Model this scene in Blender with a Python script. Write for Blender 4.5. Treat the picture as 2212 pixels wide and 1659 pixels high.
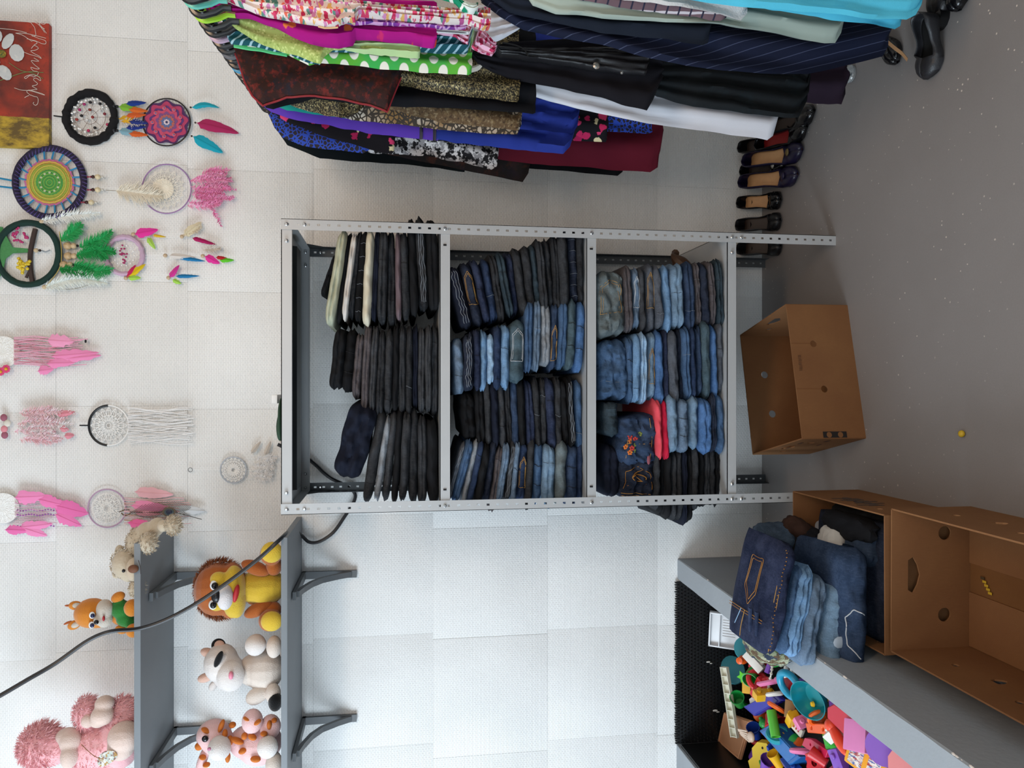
import bpy, bmesh, math, random
from mathutils import Vector, Matrix, Euler, noise as mnoise
from mathutils.geometry import delaunay_2d_cdt
for _o in list(bpy.data.objects): bpy.data.objects.remove(_o)
SC = bpy.context.scene
COL = SC.collection
R = math.radians
PI = math.pi
# ------------------------------------------------------------------ camera (a photograph taken with the phone on its side)
FPX, PITCH, CD, CH = 1661.0, R(8.55), 3.31, 1.655
_s, _c = math.sin(PITCH), math.cos(PITCH)
CAM = Vector((0, -CD, CH)); FW = Vector((0, _c, -_s)); RT = Vector((0, -_s, -_c)); UP = Vector((1, 0, 0))
cam = bpy.data.cameras.new('camera'); co = bpy.data.objects.new('camera', cam); COL.objects.link(co)
cam.sensor_fit = 'HORIZONTAL'; cam.sensor_width = 36.0; cam.lens = FPX / 2212 * 36.0
cam.clip_start = 0.05; cam.clip_end = 60
_m = Matrix.Identity(4)
for i, a in enumerate((RT, UP, -FW)):
    for j in range(3): _m[j][i] = a[j]
for j in range(3): _m[j][3] = CAM[j]
co.matrix_world = _m
SC.camera = co
# ------------------------------------------------------------------ light
SC.view_settings.view_transform = 'Standard'; SC.view_settings.look = 'None'
SC.view_settings.gamma = 1.0; SC.view_settings.use_curve_mapping = False
SC.view_settings.exposure = -0.2
wd = bpy.data.worlds.new('world'); SC.world = wd; wd.use_nodes = True
bg = wd.node_tree.nodes['Background']; bg.inputs[0].default_value = (0.80, 0.90, 1.0, 1); bg.inputs[1].default_value = 0.15
def area(name, loc, target, sx, sy, power, col):
    l = bpy.data.lights.new(name, 'AREA'); l.shape = 'RECTANGLE'; l.size = sx; l.size_y = sy; l.energy = power; l.color = col
    o = bpy.data.objects.new(name, l); COL.objects.link(o); o.location = loc
    o.rotation_euler = (Vector(target) - Vector(loc)).to_track_quat('-Z', 'Y').to_euler()
    return o
area('window_light', (-3.2, -2.1, 2.1), (0.4, 0.0, 1.6), 1.8, 1.9, 132, (0.76, 0.89, 1.0))
area('ceiling_lamp_light', (0.75, -3.1, 3.1), (0.35, -0.6, 0.9), 1.3, 0.35, 30, (1.0, 0.70, 0.46))
area('front_fill_light', (-0.6, -5.2, 2.4), (0.0, 0.0, 1.7), 2.8, 1.6, 42, (0.86, 0.94, 1.0))  # added cool fill behind the camera, set high to brighten the upper wall
# ------------------------------------------------------------------ pixel helpers: where a line of sight meets a real plane
def ray(x, y): return FW + RT * ((x - 1106) / FPX) - UP * ((y - 829.5) / FPX)
def W(x, y, Y=0.0):
    r = ray(x, y); return CAM + r * ((Y + CD) / r.y)
def F(x, y, z=0.0):
    r = ray(x, y); return CAM + r * ((z - CH) / r.z)
def pxm(P): return (Vector(P) - CAM).dot(FW) / FPX     # metres per pixel at P
# ------------------------------------------------------------------ materials
def lin(c):
    if isinstance(c, str):
        c = c.lstrip('#'); c = tuple(int(c[i:i+2], 16) / 255 for i in (0, 2, 4))
    return tuple((v / 12.92 if v <= 0.04045 else ((v + 0.055) / 1.055) ** 2.4) for v in c) + (1.0,)
MATS = {}
class N:
    """small node-tree writer"""
    def __init__(s, name):
        s.m = bpy.data.materials.new(name); s.m.use_nodes = True; s.t = s.m.node_tree
        s.b = s.t.nodes['Principled BSDF']; s.tc = None
    def new(s, k, **kw):
        n = s.t.nodes.new(k)
        for a, v in kw.items(): setattr(n, a, v)
        return n
    def link(s, a, b): s.t.links.new(a, b)
    def coord(s, scale=(1, 1, 1), loc=(0, 0, 0), rot=(0, 0, 0)):
        if s.tc is None: s.tc = s.new('ShaderNodeTexCoord')
        mp = s.new('ShaderNodeMapping'); s.link(s.tc.outputs['Object'], mp.inputs[0])
        mp.inputs['Scale'].default_value = scale; mp.inputs['Location'].default_value = loc; mp.inputs['Rotation'].default_value = rot
        return mp.outputs[0]
    def noise(s, sc, co=None, detail=3, rough=.5):
        n = s.new('ShaderNodeTexNoise'); n.inputs['Scale'].default_value = sc; n.inputs['Detail'].default_value = detail; n.inputs['Roughness'].default_value = rough
        s.link(co if co is not None else s.coord(), n.inputs['Vector']); return n.outputs['Fac']
    def voro(s, sc, co=None, feature='F1', out='Distance', rnd=1.0):
        n = s.new('ShaderNodeTexVoronoi'); n.feature = feature; n.inputs['Scale'].default_value = sc; n.inputs['Randomness'].default_value = rnd
        s.link(co if co is not None else s.coord(), n.inputs['Vector']); return n.outputs[out]
    def wave(s, sc, co=None, direction='X', dist=0.0, dsc=1.0):
        n = s.new('ShaderNodeTexWave'); n.bands_direction = direction; n.inputs['Scale'].default_value = sc
        n.inputs['Distortion'].default_value = dist; n.inputs['Detail Scale'].default_value = dsc
        s.link(co if co is not None else s.coord(), n.inputs['Vector']); return n.outputs['Fac']
    def step(s, v, lo, hi):
        n = s.new('ShaderNodeMapRange'); n.inputs['From Min'].default_value = lo; n.inputs['From Max'].default_value = hi
        s.link(v, n.inputs['Value']); return n.outputs['Result']
    def math(s, op, a, b=0.5):
        n = s.new('ShaderNodeMath'); n.operation = op
        for i, v in enumerate((a, b)):
            if isinstance(v, (int, float)): n.inputs[i].default_value = v
            else: s.link(v, n.inputs[i])
        return n.outputs[0]
    def mix(s, fac, a, b):
        n = s.new('ShaderNodeMix'); n.data_type = 'RGBA'
        if isinstance(fac, (int, float)): n.inputs[0].default_value = fac
        else: s.link(fac, n.inputs[0])
        for i, v in ((6, a), (7, b)):
            if isinstance(v, tuple): n.inputs[i].default_value = v
            else: s.link(v, n.inputs[i])
        return n.outputs[2]
    def bump(s, hgt, strength=.3, dist=.002):
        n = s.new('ShaderNodeBump'); n.inputs['Strength'].default_value = strength; n.inputs['Distance'].default_value = dist
        s.link(hgt, n.inputs['Height']); s.link(n.outputs[0], s.b.inputs['Normal'])
    def done(s, col, rough=.6, metal=0.0, sheen=0.0, coat=0.0, spec=None):
        if isinstance(col, tuple): s.b.inputs['Base Color'].default_value = col
        else: s.link(col, s.b.inputs['Base Color'])
        s.b.inputs['Roughness'].default_value = rough; s.b.inputs['Metallic'].default_value = metal
        if sheen: s.b.inputs['Sheen Weight'].default_value = sheen
        if coat: s.b.inputs['Coat Weight'].default_value = coat
        if spec is not None: s.b.inputs['Specular IOR Level'].default_value = spec
        return s.m
def sh(c, k):
    return tuple(min(1, max(0, v * k)) for v in c[:3]) + (1.0,)
def plain(c, rough=.5, metal=0.0, var=.12, nsc=30, bsc=0, bst=.2, coat=0, key=None, spec=None):
    k = ('p', c, rough, metal, var, nsc, bsc, bst, coat)
    if k in MATS: return MATS[k]
    n = N('plain_' + str(c).strip('#')); b = lin(c)
    f = n.noise(nsc)
    col = n.mix(f, sh(b, 1 - var), sh(b, 1 + var))
    if bsc: n.bump(n.noise(bsc, detail=2), bst, .003)
    MATS[k] = n.done(col, rough, metal, coat=coat, spec=spec); return MATS[k]
def cloth(c, var=.15, weave=900, sheen=.0, rough=.9):
    k = ('c', c, var, weave)
    if k in MATS: return MATS[k]
    n = N('cloth_' + c.strip('#')); b = lin(c)
    f = n.noise(9, detail=4)
    g = n.noise(weave, detail=1)
    col = n.mix(f, sh(b, 1 - var), sh(b, 1 + var)); col = n.mix(n.math('MULTIPLY', g, .35), col, sh(b, .75))
    n.bump(g, .25, .0008)
    MATS[k] = n.done(col, rough, sheen=sheen, spec=.2); return MATS[k]
def denim(c, fade=.35, c2=None):
    k = ('d', c, fade, c2)
    if k in MATS: return MATS[k]
    n = N('denim_' + c.strip('#')); b = sh(lin(c), .86)
    lighter = lin(c2) if c2 else tuple(min(1, v * (1 + 2.0 * fade) + .06 * fade) for v in b[:3]) + (1,)
    f = n.step(n.noise(13, detail=6, rough=.68), .40, .72)
    col = n.mix(f, b, lighter)
    col = n.mix(n.math('MULTIPLY', n.step(n.noise(7, n.coord(loc=(3, 5, 1)), 4), .52, .72), .7), col, sh(b, .45))
    st = n.noise(150, n.coord((1, 1, 6)), detail=3, rough=.7)          # slubby cross threads
    s2 = n.noise(55, n.coord((5, 1, 1)), detail=3, rough=.7)           # wash streaks
    col = n.mix(n.math('MULTIPLY', n.step(st, .45, .75), .55), col, sh(b, .4))
    col = n.mix(n.math('MULTIPLY', n.step(s2, .52, .72), .5), col, tuple(min(1, v * 1.7 + .03) for v in b[:3]) + (1,))
    tw = n.wave(420, n.coord(rot=(0, R(50), 0)), 'X', 1.5)
    col = n.mix(n.math('MULTIPLY', tw, .18), col, tuple(min(1, v * 1.5 + .02) for v in b[:3]) + (1,))
    n.bump(n.math('ADD', st, s2), .5, .0014)
    MATS[k] = n.done(col, .92, spec=.12); return MATS[k]
# ------------------------------------------------------------------ mesh helpers
ORG = {}
def _mat(o, m):
    if m is not None: o.data.materials.append(m)
class MB:
    def __init__(s): s.v = []; s.f = []
    def add(s, vs, fs, M=None):
        k = len(s.v)
        for p in vs:
            p = Vector(p); s.v.append(M @ p if M is not None else p)
        s.f += [tuple(i + k for i in q) for q in fs]; return s
    def box(s, c, d, M=None, bev=0.0, taper=1.0):
        x, y, z = (q / 2 for q in d); c = Vector(c)
        if bev <= 0:
            vs = [c + Vector((a * x * (taper if e > 0 else 1), b * y * (taper if e > 0 else 1), e * z)) for e in (-1, 1) for a, b in ((-1, -1), (1, -1), (1, 1), (-1, 1))]
            return s.add(vs, [(3, 2, 1, 0), (4, 5, 6, 7), (0, 1, 5, 4), (1, 2, 6, 5), (2, 3, 7, 6), (3, 0, 4, 7)], M)
        bm = bmesh.new(); bmesh.ops.create_cube(bm, size=1)
        for v in bm.verts:
            t = taper if v.co.z > 0 else 1
            v.co = Vector((v.co.x * d[0] * t, v.co.y * d[1] * t, v.co.z * d[2])) + c
        bmesh.ops.bevel(bm, geom=bm.edges[:], offset=bev, segments=2, profile=.7, affect='EDGES')
        bm.verts.index_update()
        s.add([v.co.copy() for v in bm.verts], [tuple(v.index for v in f.verts) for f in bm.faces], M); bm.free(); return s
    def loft(s, rings, closed=True, caps=True, loop=False, M=None):
        n = len(rings[0]); vs = [p for r in rings for p in r]; fs = []
        m = len(rings)
        for i in range(m if loop else m - 1):
            a, b = i * n, ((i + 1) % m) * n
            for j in range(n if closed else n - 1):
                k = (j + 1) % n; fs.append((a + j, a + k, b + k, b + j))
        if caps and closed and not loop:
            fs.append(tuple(reversed(range(n)))); fs.append(tuple((m - 1) * n + j for j in range(n)))
        return s.add(vs, fs, M)
    def tube(s, pts, r, n=6, loop=False, M=None, caps=True):
        pts = [Vector(p) for p in pts]; m = len(pts); rings = []; nrm = None
        for i, p in enumerate(pts):
            a = pts[i - 1] if (i or loop) else p; b = pts[(i + 1) % m] if (i < m - 1 or loop) else p
            t = (b - a)
            t = t.normalized() if t.length > 1e-9 else Vector((0, 0, 1))
            if nrm is None:
                nrm = t.orthogonal().normalized()
            nrm = (nrm - t * nrm.dot(t))
            nrm = nrm.normalized() if nrm.length > 1e-6 else t.orthogonal().normalized()
            bn = t.cross(nrm); rr = r[i] if isinstance(r, (list, tuple)) else r
            rings.append([p + (nrm * math.cos(2 * PI * k / n) + bn * math.sin(2 * PI * k / n)) * rr for k in range(n)])
        return s.loft(rings, True, caps, loop, M)
    def lathe(s, prof, n=16, M=None, caps=True):
        rings = [[Vector((r * math.cos(2 * PI * k / n), r * math.sin(2 * PI * k / n), z)) for k in range(n)] for r, z in prof]
        return s.loft(rings, True, caps, False, M)
    def ell(s, c, rad, rot=None, nu=12, nv=8, M=None, pw=1.0):
        rm = rot if rot is not None else Matrix.Identity(3); c = Vector(c); rings = []
        def sp(v): return math.copysign(abs(v) ** pw, v)
        for i in range(nv + 1):
            th = PI * i / nv; th = min(max(th, .04), PI - .04)
            rings.append([c + rm @ Vector((rad[0] * sp(math.sin(th)) * sp(math.cos(2 * PI * k / nu)), rad[1] * sp(math.sin(th)) * sp(math.sin(2 * PI * k / nu)), rad[2] * sp(math.cos(th)))) for k in range(nu)])
        return s.loft(rings[::-1], True, True, False, M)
    def torus(s, c, ax_u, ax_v, ru, rt, n=32, k=8, rv=None):
        rv = rv or ru; c = Vector(c); u = Vector(ax_u); v = Vector(ax_v)
        return s.tube([c + u * ru * math.cos(2 * PI * i / n) + v * rv * math.sin(2 * PI * i / n) for i in range(n)], rt, k, True)
    def poly(s, pts2, holes, t, M=None):
        """flat plate from a 2D outline with holes, thickness t along local z"""
        vs = [Vector((a, b)) for a, b in pts2]; es = [(i, (i + 1) % len(pts2)) for i in range(len(pts2))]
        for h in holes:
            k = len(vs); vs += [Vector((a, b)) for a, b in h]; es += [(k + i, k + (i + 1) % len(h)) for i in range(len(h))]
        v2, e2, f2, _, _, _ = delaunay_2d_cdt(vs, es, [], 1, 1e-6)
        def inside(p, poly):
            c = False; j = len(poly) - 1
            for i in range(len(poly)):
                if (poly[i][1] > p[1]) != (poly[j][1] > p[1]) and p[0] < (poly[j][0] - poly[i][0]) * (p[1] - poly[i][1]) / (poly[j][1] - poly[i][1]) + poly[i][0]: c = not c
                j = i
            return c
        keep = []
        for f in f2:
            g = sum((v2[i] for i in f), Vector((0, 0))) / len(f)
            if inside(g, pts2) and not any(inside(g, h) for h in holes): keep.append(tuple(f))
        n = len(v2); vv = [Vector((p.x, p.y, -t / 2)) for p in v2] + [Vector((p.x, p.y, t / 2)) for p in v2]
        ed = {}
        for f in keep:
            for i in range(len(f)): ed[(f[i], f[(i + 1) % len(f)])] = 1
        fs = [tuple(reversed(f)) for f in keep] + [tuple(i + n for i in f) for f in keep]
        for (a, b) in ed:
            if (b, a) not in ed: fs.append((a, b, b + n, a + n))
        return s.add(vv, fs, M)
    def build(s, name, mat, parent=None, org=None, smooth=True, sub=0, bevel=0, ang=40):
        me = bpy.data.meshes.new(name)
        if parent is not None: o0 = ORG[parent.name]
        elif org is not None: o0 = Vector(org)
        else:
            xs = [p.x for p in s.v]; ys = [p.y for p in s.v]; zs = [p.z for p in s.v]
            o0 = Vector(((min(xs) + max(xs)) / 2, (min(ys) + max(ys)) / 2, min(zs)))
        me.from_pydata([tuple(p - o0) for p in s.v], [], s.f); me.update()
        ob = bpy.data.objects.new(name, me); COL.objects.link(ob)
        if parent is not None: ob.parent = parent
        else: ob.location = o0
        ORG[ob.name] = o0
        _mat(ob, mat)
        if smooth:
            me.polygons.foreach_set('use_smooth', [True] * len(me.polygons))
            if ang < 180 and hasattr(me, 'set_sharp_from_angle'): me.set_sharp_from_angle(angle=R(ang))
        if sub:
            md = ob.modifiers.new('sub', 'SUBSURF'); md.levels = sub; md.render_levels = sub
        return ob
def tag(o, label, cat, group=None, kind=None):
    if label: o['label'] = label
    if cat: o['category'] = cat
    if group: o['group'] = group
    if kind: o['kind'] = kind
    return o
def thing(name, loc, label, cat, group=None, kind=None):
    o = bpy.data.objects.new(name, None); COL.objects.link(o); o.location = loc; o.empty_display_size = .05
    ORG[o.name] = Vector(loc); return tag(o, label, cat, group, kind)
def struct(o): o['kind'] = 'structure'; return o
def frame(o, zx, up=(0, 0, 1)):
    """matrix with origin o, local x along zx"""
    x = Vector(zx).normalized(); z = Vector(up); z = (z - x * z.dot(x)).normalized(); y = z.cross(x)
    m = Matrix.Identity(4)
    for i, a in enumerate((x, y, z, Vector(o))):
        for j in range(3): m[j][i] = a[j]
    return m
RND = random.Random(7)
def lerp(a, b, t): return a + (b - a) * t
def interp(tab, x):
    if x <= tab[0][0]: return tab[0][1]
    for (a, b), (c, d) in zip(tab, tab[1:]):
        if x <= c: return b + (d - b) * ((x - a) / (c - a) if c > a else 1)
    return tab[-1][1]
def spline(pts, n=8):
    pts = [Vector(p) for p in pts]; out = []
    for i in range(len(pts) - 1):
        p0 = pts[max(i - 1, 0)]; p1 = pts[i]; p2 = pts[i + 1]; p3 = pts[min(i + 2, len(pts) - 1)]
        for k in range(n):
            t = k / n
            out.append(.5 * ((2 * p1) + (p2 - p0) * t + (2 * p0 - 5 * p1 + 4 * p2 - p3) * t * t + (3 * p1 - p0 - 3 * p2 + p3) * t ** 3))
    out.append(pts[-1]); return out
# ================================================================== THE SETTING
def wall_mat():
    n = N('white_embossed_wallpaper')
    co = n.coord()
    br = n.new('ShaderNodeTexBrick'); n.link(n.coord((1, 1, 1), rot=(R(90), 0, 0)), br.inputs['Vector'])
    br.inputs['Scale'].default_value = 62; br.inputs['Mortar Size'].default_value = .10; br.inputs['Mortar Smooth'].default_value = .9
    br.inputs['Brick Width'].default_value = 1.1; br.inputs['Row Height'].default_value = .42
    d = n.noise(3.0, co, 5, .6); e = n.noise(60, co, 3)
    col = n.mix(n.step(d, .35, .75), lin('#f0f0ee'), lin('#e6e6e4'))
    spot = n.step(n.noise(26, n.coord((1, 1, 2.2)), 4, .75), .70, .80)
    zone = n.step(n.noise(2.1, n.coord(loc=(.3, 0, .2)), 2), .58, .68)
    col = n.mix(n.math('MULTIPLY', n.math('MULTIPLY', spot, zone), .45), col, lin('#c9b48f'))
    hgt = n.math('SUBTRACT', n.math('MULTIPLY', e, .5), br.outputs['Fac'])
    n.bump(hgt, .55, .0035)
    return n.done(col, .55, spec=.35)
WALLM = wall_mat()
wb = struct(MB().box((0, .0522, 1.75), (9, .1, 3.7)).build('wall_back', WALLM, smooth=False))
seam0 = -.098
for r_ in range(7):
    jit = (0, .012, -.03, .035, -.015, .02, -.04)[r_]
    for c_ in range(-4, 5):
        x0 = seam0 + .4925 * c_ + jit * (1 if c_ % 2 else .4); x1 = seam0 + .4925 * (c_ + 1) + jit * (1 if (c_ + 1) % 2 else .4)
        gap = RND.choice((.0004, .0007, .0014)); pr = RND.uniform(0, .0008)
        MB().box(((x0 + x1) / 2, .006 - pr, r_ * .5 + .25), (x1 - x0 - gap, .012, .5 - RND.choice((.0004, .0007, .0014))), bev=.0005).build('tile', WALLM, wb)
def floor_mat():
    n = N('grey_painted_concrete'); co = n.coord()
    col = n.mix(n.step(n.noise(1.3, co, 5, .6), .3, .7), lin('#827c79'), lin('#8c8785'))
    col = n.mix(n.math('MULTIPLY', n.noise(220, co, 2), .5), col, lin('#767170'))
    # chipped paint: small pale specks, denser in worn patches
    zone = n.step(n.noise(1.7, n.coord(loc=(4, 1, 0)), 2), .38, .60)
    sp = n.voro(34, co); sz = n.noise(70, co, 1)
    spk = n.step(n.math('SUBTRACT', n.math('MULTIPLY', sz, .20), sp), .005, .022)
    col = n.mix(n.math('MULTIPLY', spk, zone), col, lin('#cfc2b6'))
    sc = n.step(n.noise(9, n.coord((1, .22, 1), rot=(0, 0, .5)), 6, .7), .70, .76)
    col = n.mix(n.math('MULTIPLY', sc, .35), col, lin('#a0968c'))
    n.bump(n.noise(14, co, 5), .12, .004)
    return n.done(col, .5, spec=.35)
struct(MB().box((0, -2.6, -.05), (9, 5.6, .1)).build('floor', floor_mat(), smooth=False))
struct(MB().box((0, -2.6, 3.56), (9, 5.6, .1)).build('ceiling', plain('#e8e6e2', .8), smooth=False))
struct(MB().box((1.75, -2.6, 1.75), (.1, 5.6, 3.7)).build('wall_right', plain('#e4e3df', .7), smooth=False))
# low partition wall on the left, perpendicular to the back wall, and the one closing the pit further left
PARTM = None
def part_mat():
    n = N('chipped_grey_wall_paint'); co = n.coord()
    col = n.mix(n.noise(6, co, 4), lin('#8f959b'), lin('#9ba1a7'))
    col = n.mix(n.math('MULTIPLY', n.step(n.noise(40, n.coord((1, .15, 1)), 5, .8), .70, .76), .6), col, lin('#b9bdc0'))
    n.bump(n.noise(60, co, 4), .25, .003); return n.done(col, .6)
PARTM = part_mat()
PZ = .405
def partition_low():
    mb = MB(); rings = []
    for i in range(40):
        y = -0.0 - 2.35 * i / 39
        xr = lerp(-.785, -.842, min(1, i / 30)); xl = xr - .093 - .0005 * i
        ch = .004 + .003 * mnoise.noise(Vector((0, y * 9, 3)))
        rings.append([Vector((xl, y, 0)), Vector((xr, y, 0)), Vector((xr, y, PZ - ch)), Vector((xr - ch, y, PZ)), Vector((xl + ch, y, PZ)), Vector((xl, y, PZ - ch))])
    mb.loft(rings); return struct(mb.build('wall_left', PARTM, smooth=False))
wl = partition_low()
mb = MB()
for k in range(26):                                  # chips of plaster showing along the worn edge
    y = -.25 - 1.75 * RND.random() ** .8; x = lerp(-.785, -.842, min(1, y / -1.8)) - .003
    r_ = RND.uniform(.002, .005); mb.ell((x, y, PZ - .003), (r_, r_ * 1.7, r_ * .5), nu=6, nv=4)
mb.ell((-.842, -1.83, PZ - .004), (.012, .02, .005), nu=9, nv=5)
o = mb.build('plaster_chips', plain('#d8cfc8', .9, var=.2), wl); o['kind'] = 'stuff'
p1 = W(1466, 1628); struct(MB().box((-1.70, -.9, .205), (.16, 1.8, .41), bev=.004).build('wall_left_far', PARTM, smooth=False))
# black studded rubber matting lining the toy pit
MATM = plain('#0d0e10', .42, var=.3, nsc=80)
XL, XR, ZT = -1.612, -.885, .412
mat_o = thing('rubber_mat', ((XL + XR) / 2, -.01, 0), 'black studded rubber matting lining the back of the toy pit', 'mat')
MB().box(((XL + XR) / 2, -.012, ZT / 2), (XR - XL, .012, ZT), bev=.003).build('backing', MATM, mat_o)
MB().box((-1.613, -.92, .20), (.012, 1.78, .40), bev=.003).build('side_backing', MATM, mat_o)
mb = MB()
for i in range(27):
    for j in range(46):
        x = XL + .008 + (XR - XL - .016) * (j + .5 * (i % 2)) / 45.5; z = .012 + .395 * i / 26
        mb.add([(x - .005, -.018, z), (x, -.018, z - .005), (x + .005, -.018, z), (x, -.018, z + .005), (x, -.029, z)], [(0, 1, 4), (1, 2, 4), (2, 3, 4), (3, 0, 4)])
o = mb.build('studs', MATM, mat_o, smooth=False); o['kind'] = 'stuff'
mb = MB()
for j in range(70):                                  # cut edge: little teeth along the top
    x = XL + .004 + (XR - XL - .008) * j / 69
    mb.box((x, -.014, ZT + .004), (.0045, .01, RND.uniform(.006, .016)))
o = mb.build('cut_edge', MATM, mat_o, smooth=False); o['kind'] = 'stuff'
struct(MB().box((-1.25, -1.1, .01), (.74, 2.1, .02)).build('floor_pit', plain('#0c0d0f', .5, var=.3, nsc=60, bsc=120), smooth=False))

# ================================================================== STEEL SHELVING UNIT
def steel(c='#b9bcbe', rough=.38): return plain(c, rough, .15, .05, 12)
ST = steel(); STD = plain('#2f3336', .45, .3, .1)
SX0, SX1, SYF, SYB, SZ = -.447, .565, -.598, -.03, 2.045
shelf = thing('steel_shelving_unit', ((SX0 + SX1) / 2, (SYF + SYB) / 2, 0), 'grey slotted-angle steel shelving unit packed with folded trousers', 'shelf')
def slotted(mb, o, du, dv, dn, L, w, t=.0018, pitch=.0345):
    """flange w wide, L long, a row of real slots; o corner, du along length, dv across, dn thickness"""
    o, du, dv, dn = Vector(o), Vector(du), Vector(dv), Vector(dn)
    n = int(L / pitch); m0 = (L - n * pitch) / 2
    sl, sw = .0105, .0075
    def slab(a0, a1, b0, b1):
        vs = [o + du * a + dv * b + dn * c for c in (0, t) for a, b in ((a0, b0), (a1, b0), (a1, b1), (a0, b1))]
        mb.add(vs, [(3, 2, 1, 0), (4, 5, 6, 7), (0, 1, 5, 4), (1, 2, 6, 5), (2, 3, 7, 6), (3, 0, 4, 7)])
    b0, b1 = w * .5 - sw / 2, w * .5 + sw / 2
    slab(0, L, 0, b0); slab(0, L, b1, w)
    e = 0
    for i in range(n):
        c = m0 + (i + .5) * pitch
        slab(e, c - sl / 2, b0, b1); e = c + sl / 2
    slab(e, L, b0, b1)
for (x, sx) in ((SX0, 1), (SX1, -1)):
    for (y, sy) in ((SYF, 1), (SYB, -1)):
        mb = MB(); slotted(mb, (x, y, 0), (0, 0, 1), (sx, 0, 0), (0, sy, 0), SZ, .037); slotted(mb, (x, y, 0), (0, 0, 1), (0, sy, 0), (sx, 0, 0), SZ, .037)
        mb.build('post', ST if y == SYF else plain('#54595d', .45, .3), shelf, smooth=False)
LEV = [.436, .974, 1.504, SZ]
for k, z in enumerate(LEV):
    mb = MB(); x0, x1, y0, y1 = SX0 + .004, SX1 - .004, SYF + .004, SYB - .004
    lip = .036
    mb.box(((x0 + x1) / 2, (y0 + y1) / 2, z - .0015), (x1 - x0, y1 - y0, .003))
    mb.box(((x0 + x1) / 2, y0 + .001, z - lip / 2), (x1 - x0, .002, lip)); mb.box(((x0 + x1) / 2, y1 - .001, z - lip / 2), (x1 - x0, .002, lip))
    mb.box((x0 + .001, (y0 + y1) / 2, z - lip / 2), (.002, y1 - y0, lip)); mb.box((x1 - .001, (y0 + y1) / 2, z - lip / 2), (.002, y1 - y0, lip))
    mb.box(((x0 + x1) / 2, y0 + .009, z - lip + .001), (x1 - x0, .016, .002)); mb.box(((x0 + x1) / 2, y1 - .009, z - lip + .001), (x1 - x0, .016, .002))
    p = mb.build('shelf_panel', ST, shelf, smooth=False)
    mb = MB()                                           # stiffening rib under the panel
    mb.loft([[Vector((x, (y0 + y1) / 2 + a, z - .003 - b)) for a, b in ((-.07, 0), (-.055, .022), (.055, .022), (.07, 0))] for x in (x0 + .05, x1 - .05)])
    mb.build('stiffening_rib', STD if k == 3 else ST, p, smooth=False)
    for (x, sx) in ((SX0, 1), (SX1, -1)):
        for (y, sy) in ((SYF, -1), (SYB, -1)):
            pts = [(x + sx * .0185, z - .018)]
            if k in (0, 3): pts += [(x + sx * .0185, z - .078 if k == 3 else z - .055), (x + sx * .075, z - .018)]
            for (bx, bz) in pts:
                mb = MB(); M_ = Matrix.Translation((bx, y + (.0 if y == SYF else -.006), bz)) @ Matrix.Rotation(R(90), 4, 'X')
                mb.lathe([(.0062, -.001), (.0062, .003), (.0035, .0052)], 10, M_); mb.build('bolt', plain('#c9cbcc', .25, .9), shelf)
    if k in (0, 3):
        for (x, sx) in ((SX0, 1), (SX1, -1)):
            mb = MB(); z1 = z - lip; d = .10
            M_ = frame((x + sx * .0045, SYB - .01, z1), (0, -1, 0), (0, 0, 1))
            mb.add([M_ @ Vector(q) for q in ((0, 0, 0), (d, 0, 0), (0, 0, -d), (0, .002, 0), (d, .002, 0), (0, .002, -d))], [(0, 1, 2), (5, 4, 3), (0, 3, 4, 1), (1, 4, 5, 2), (2, 5, 3, 0)])
            mb.build('corner_gusset', STD, shelf, smooth=False)
# slot in the two middle shelf lips
for z in LEV[1:3]:
    for x in (SX0 + .075, SX1 - .075):
        MB().box((x, SYF + .0035, z - .018), (.006, .004, .011)).build('lip_slot', plain('#0b0b0c', .8), shelf, smooth=False)
# ================================================================== FOLDED TROUSERS
DEN = {  # spoken colour -> (material colour, denim?)
 'black': ('#17181b', 0), 'jet black': ('#101114', 0), 'faded black': ('#232529', 1), 'charcoal': ('#2b2d31', 1), 'dark grey': ('#36383c', 1), 'slate grey': ('#4a4f58', 1),
 'brown grey': ('#4d484b', 1), 'mauve grey': ('#6b5c62', 0), 'cream': ('#cfc9b4', 0), 'pale sage': ('#b3b69f', 0), 'off-white': ('#cfcbc6', 0),
 'dark navy': ('#161b2a', 0), 'midnight blue': ('#1a2233', 1), 'navy': ('#1f2840', 1), 'indigo': ('#20304c', 1), 'dark blue': ('#293a54', 1), 'mid blue': ('#3a5474', 1),
 'bright blue': ('#436592', 1), 'light blue': ('#6587aa', 1), 'pale blue': ('#88a6c2', 1), 'washed blue': ('#667f96', 1), 'grey blue': ('#5c7086', 1), 'teal grey': ('#3f525c', 1), 'dark teal': ('#26343d', 1),
 'silver grey': ('#7d838a', 1), 'khaki blue': ('#5a6467', 1), 'red': ('#c3203f', 0), 'coral': ('#e0505c', 0), 'brown': ('#4a3020', 0), 'camouflage': ('#6f7659', 0)}
def dmat(c):
    h, d = DEN[c]; return denim(h) if d else cloth(h)
ORD = 'zeroth first second third fourth fifth sixth seventh eighth ninth tenth eleventh twelfth thirteenth fourteenth fifteenth sixteenth seventeenth eighteenth'.split()
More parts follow.
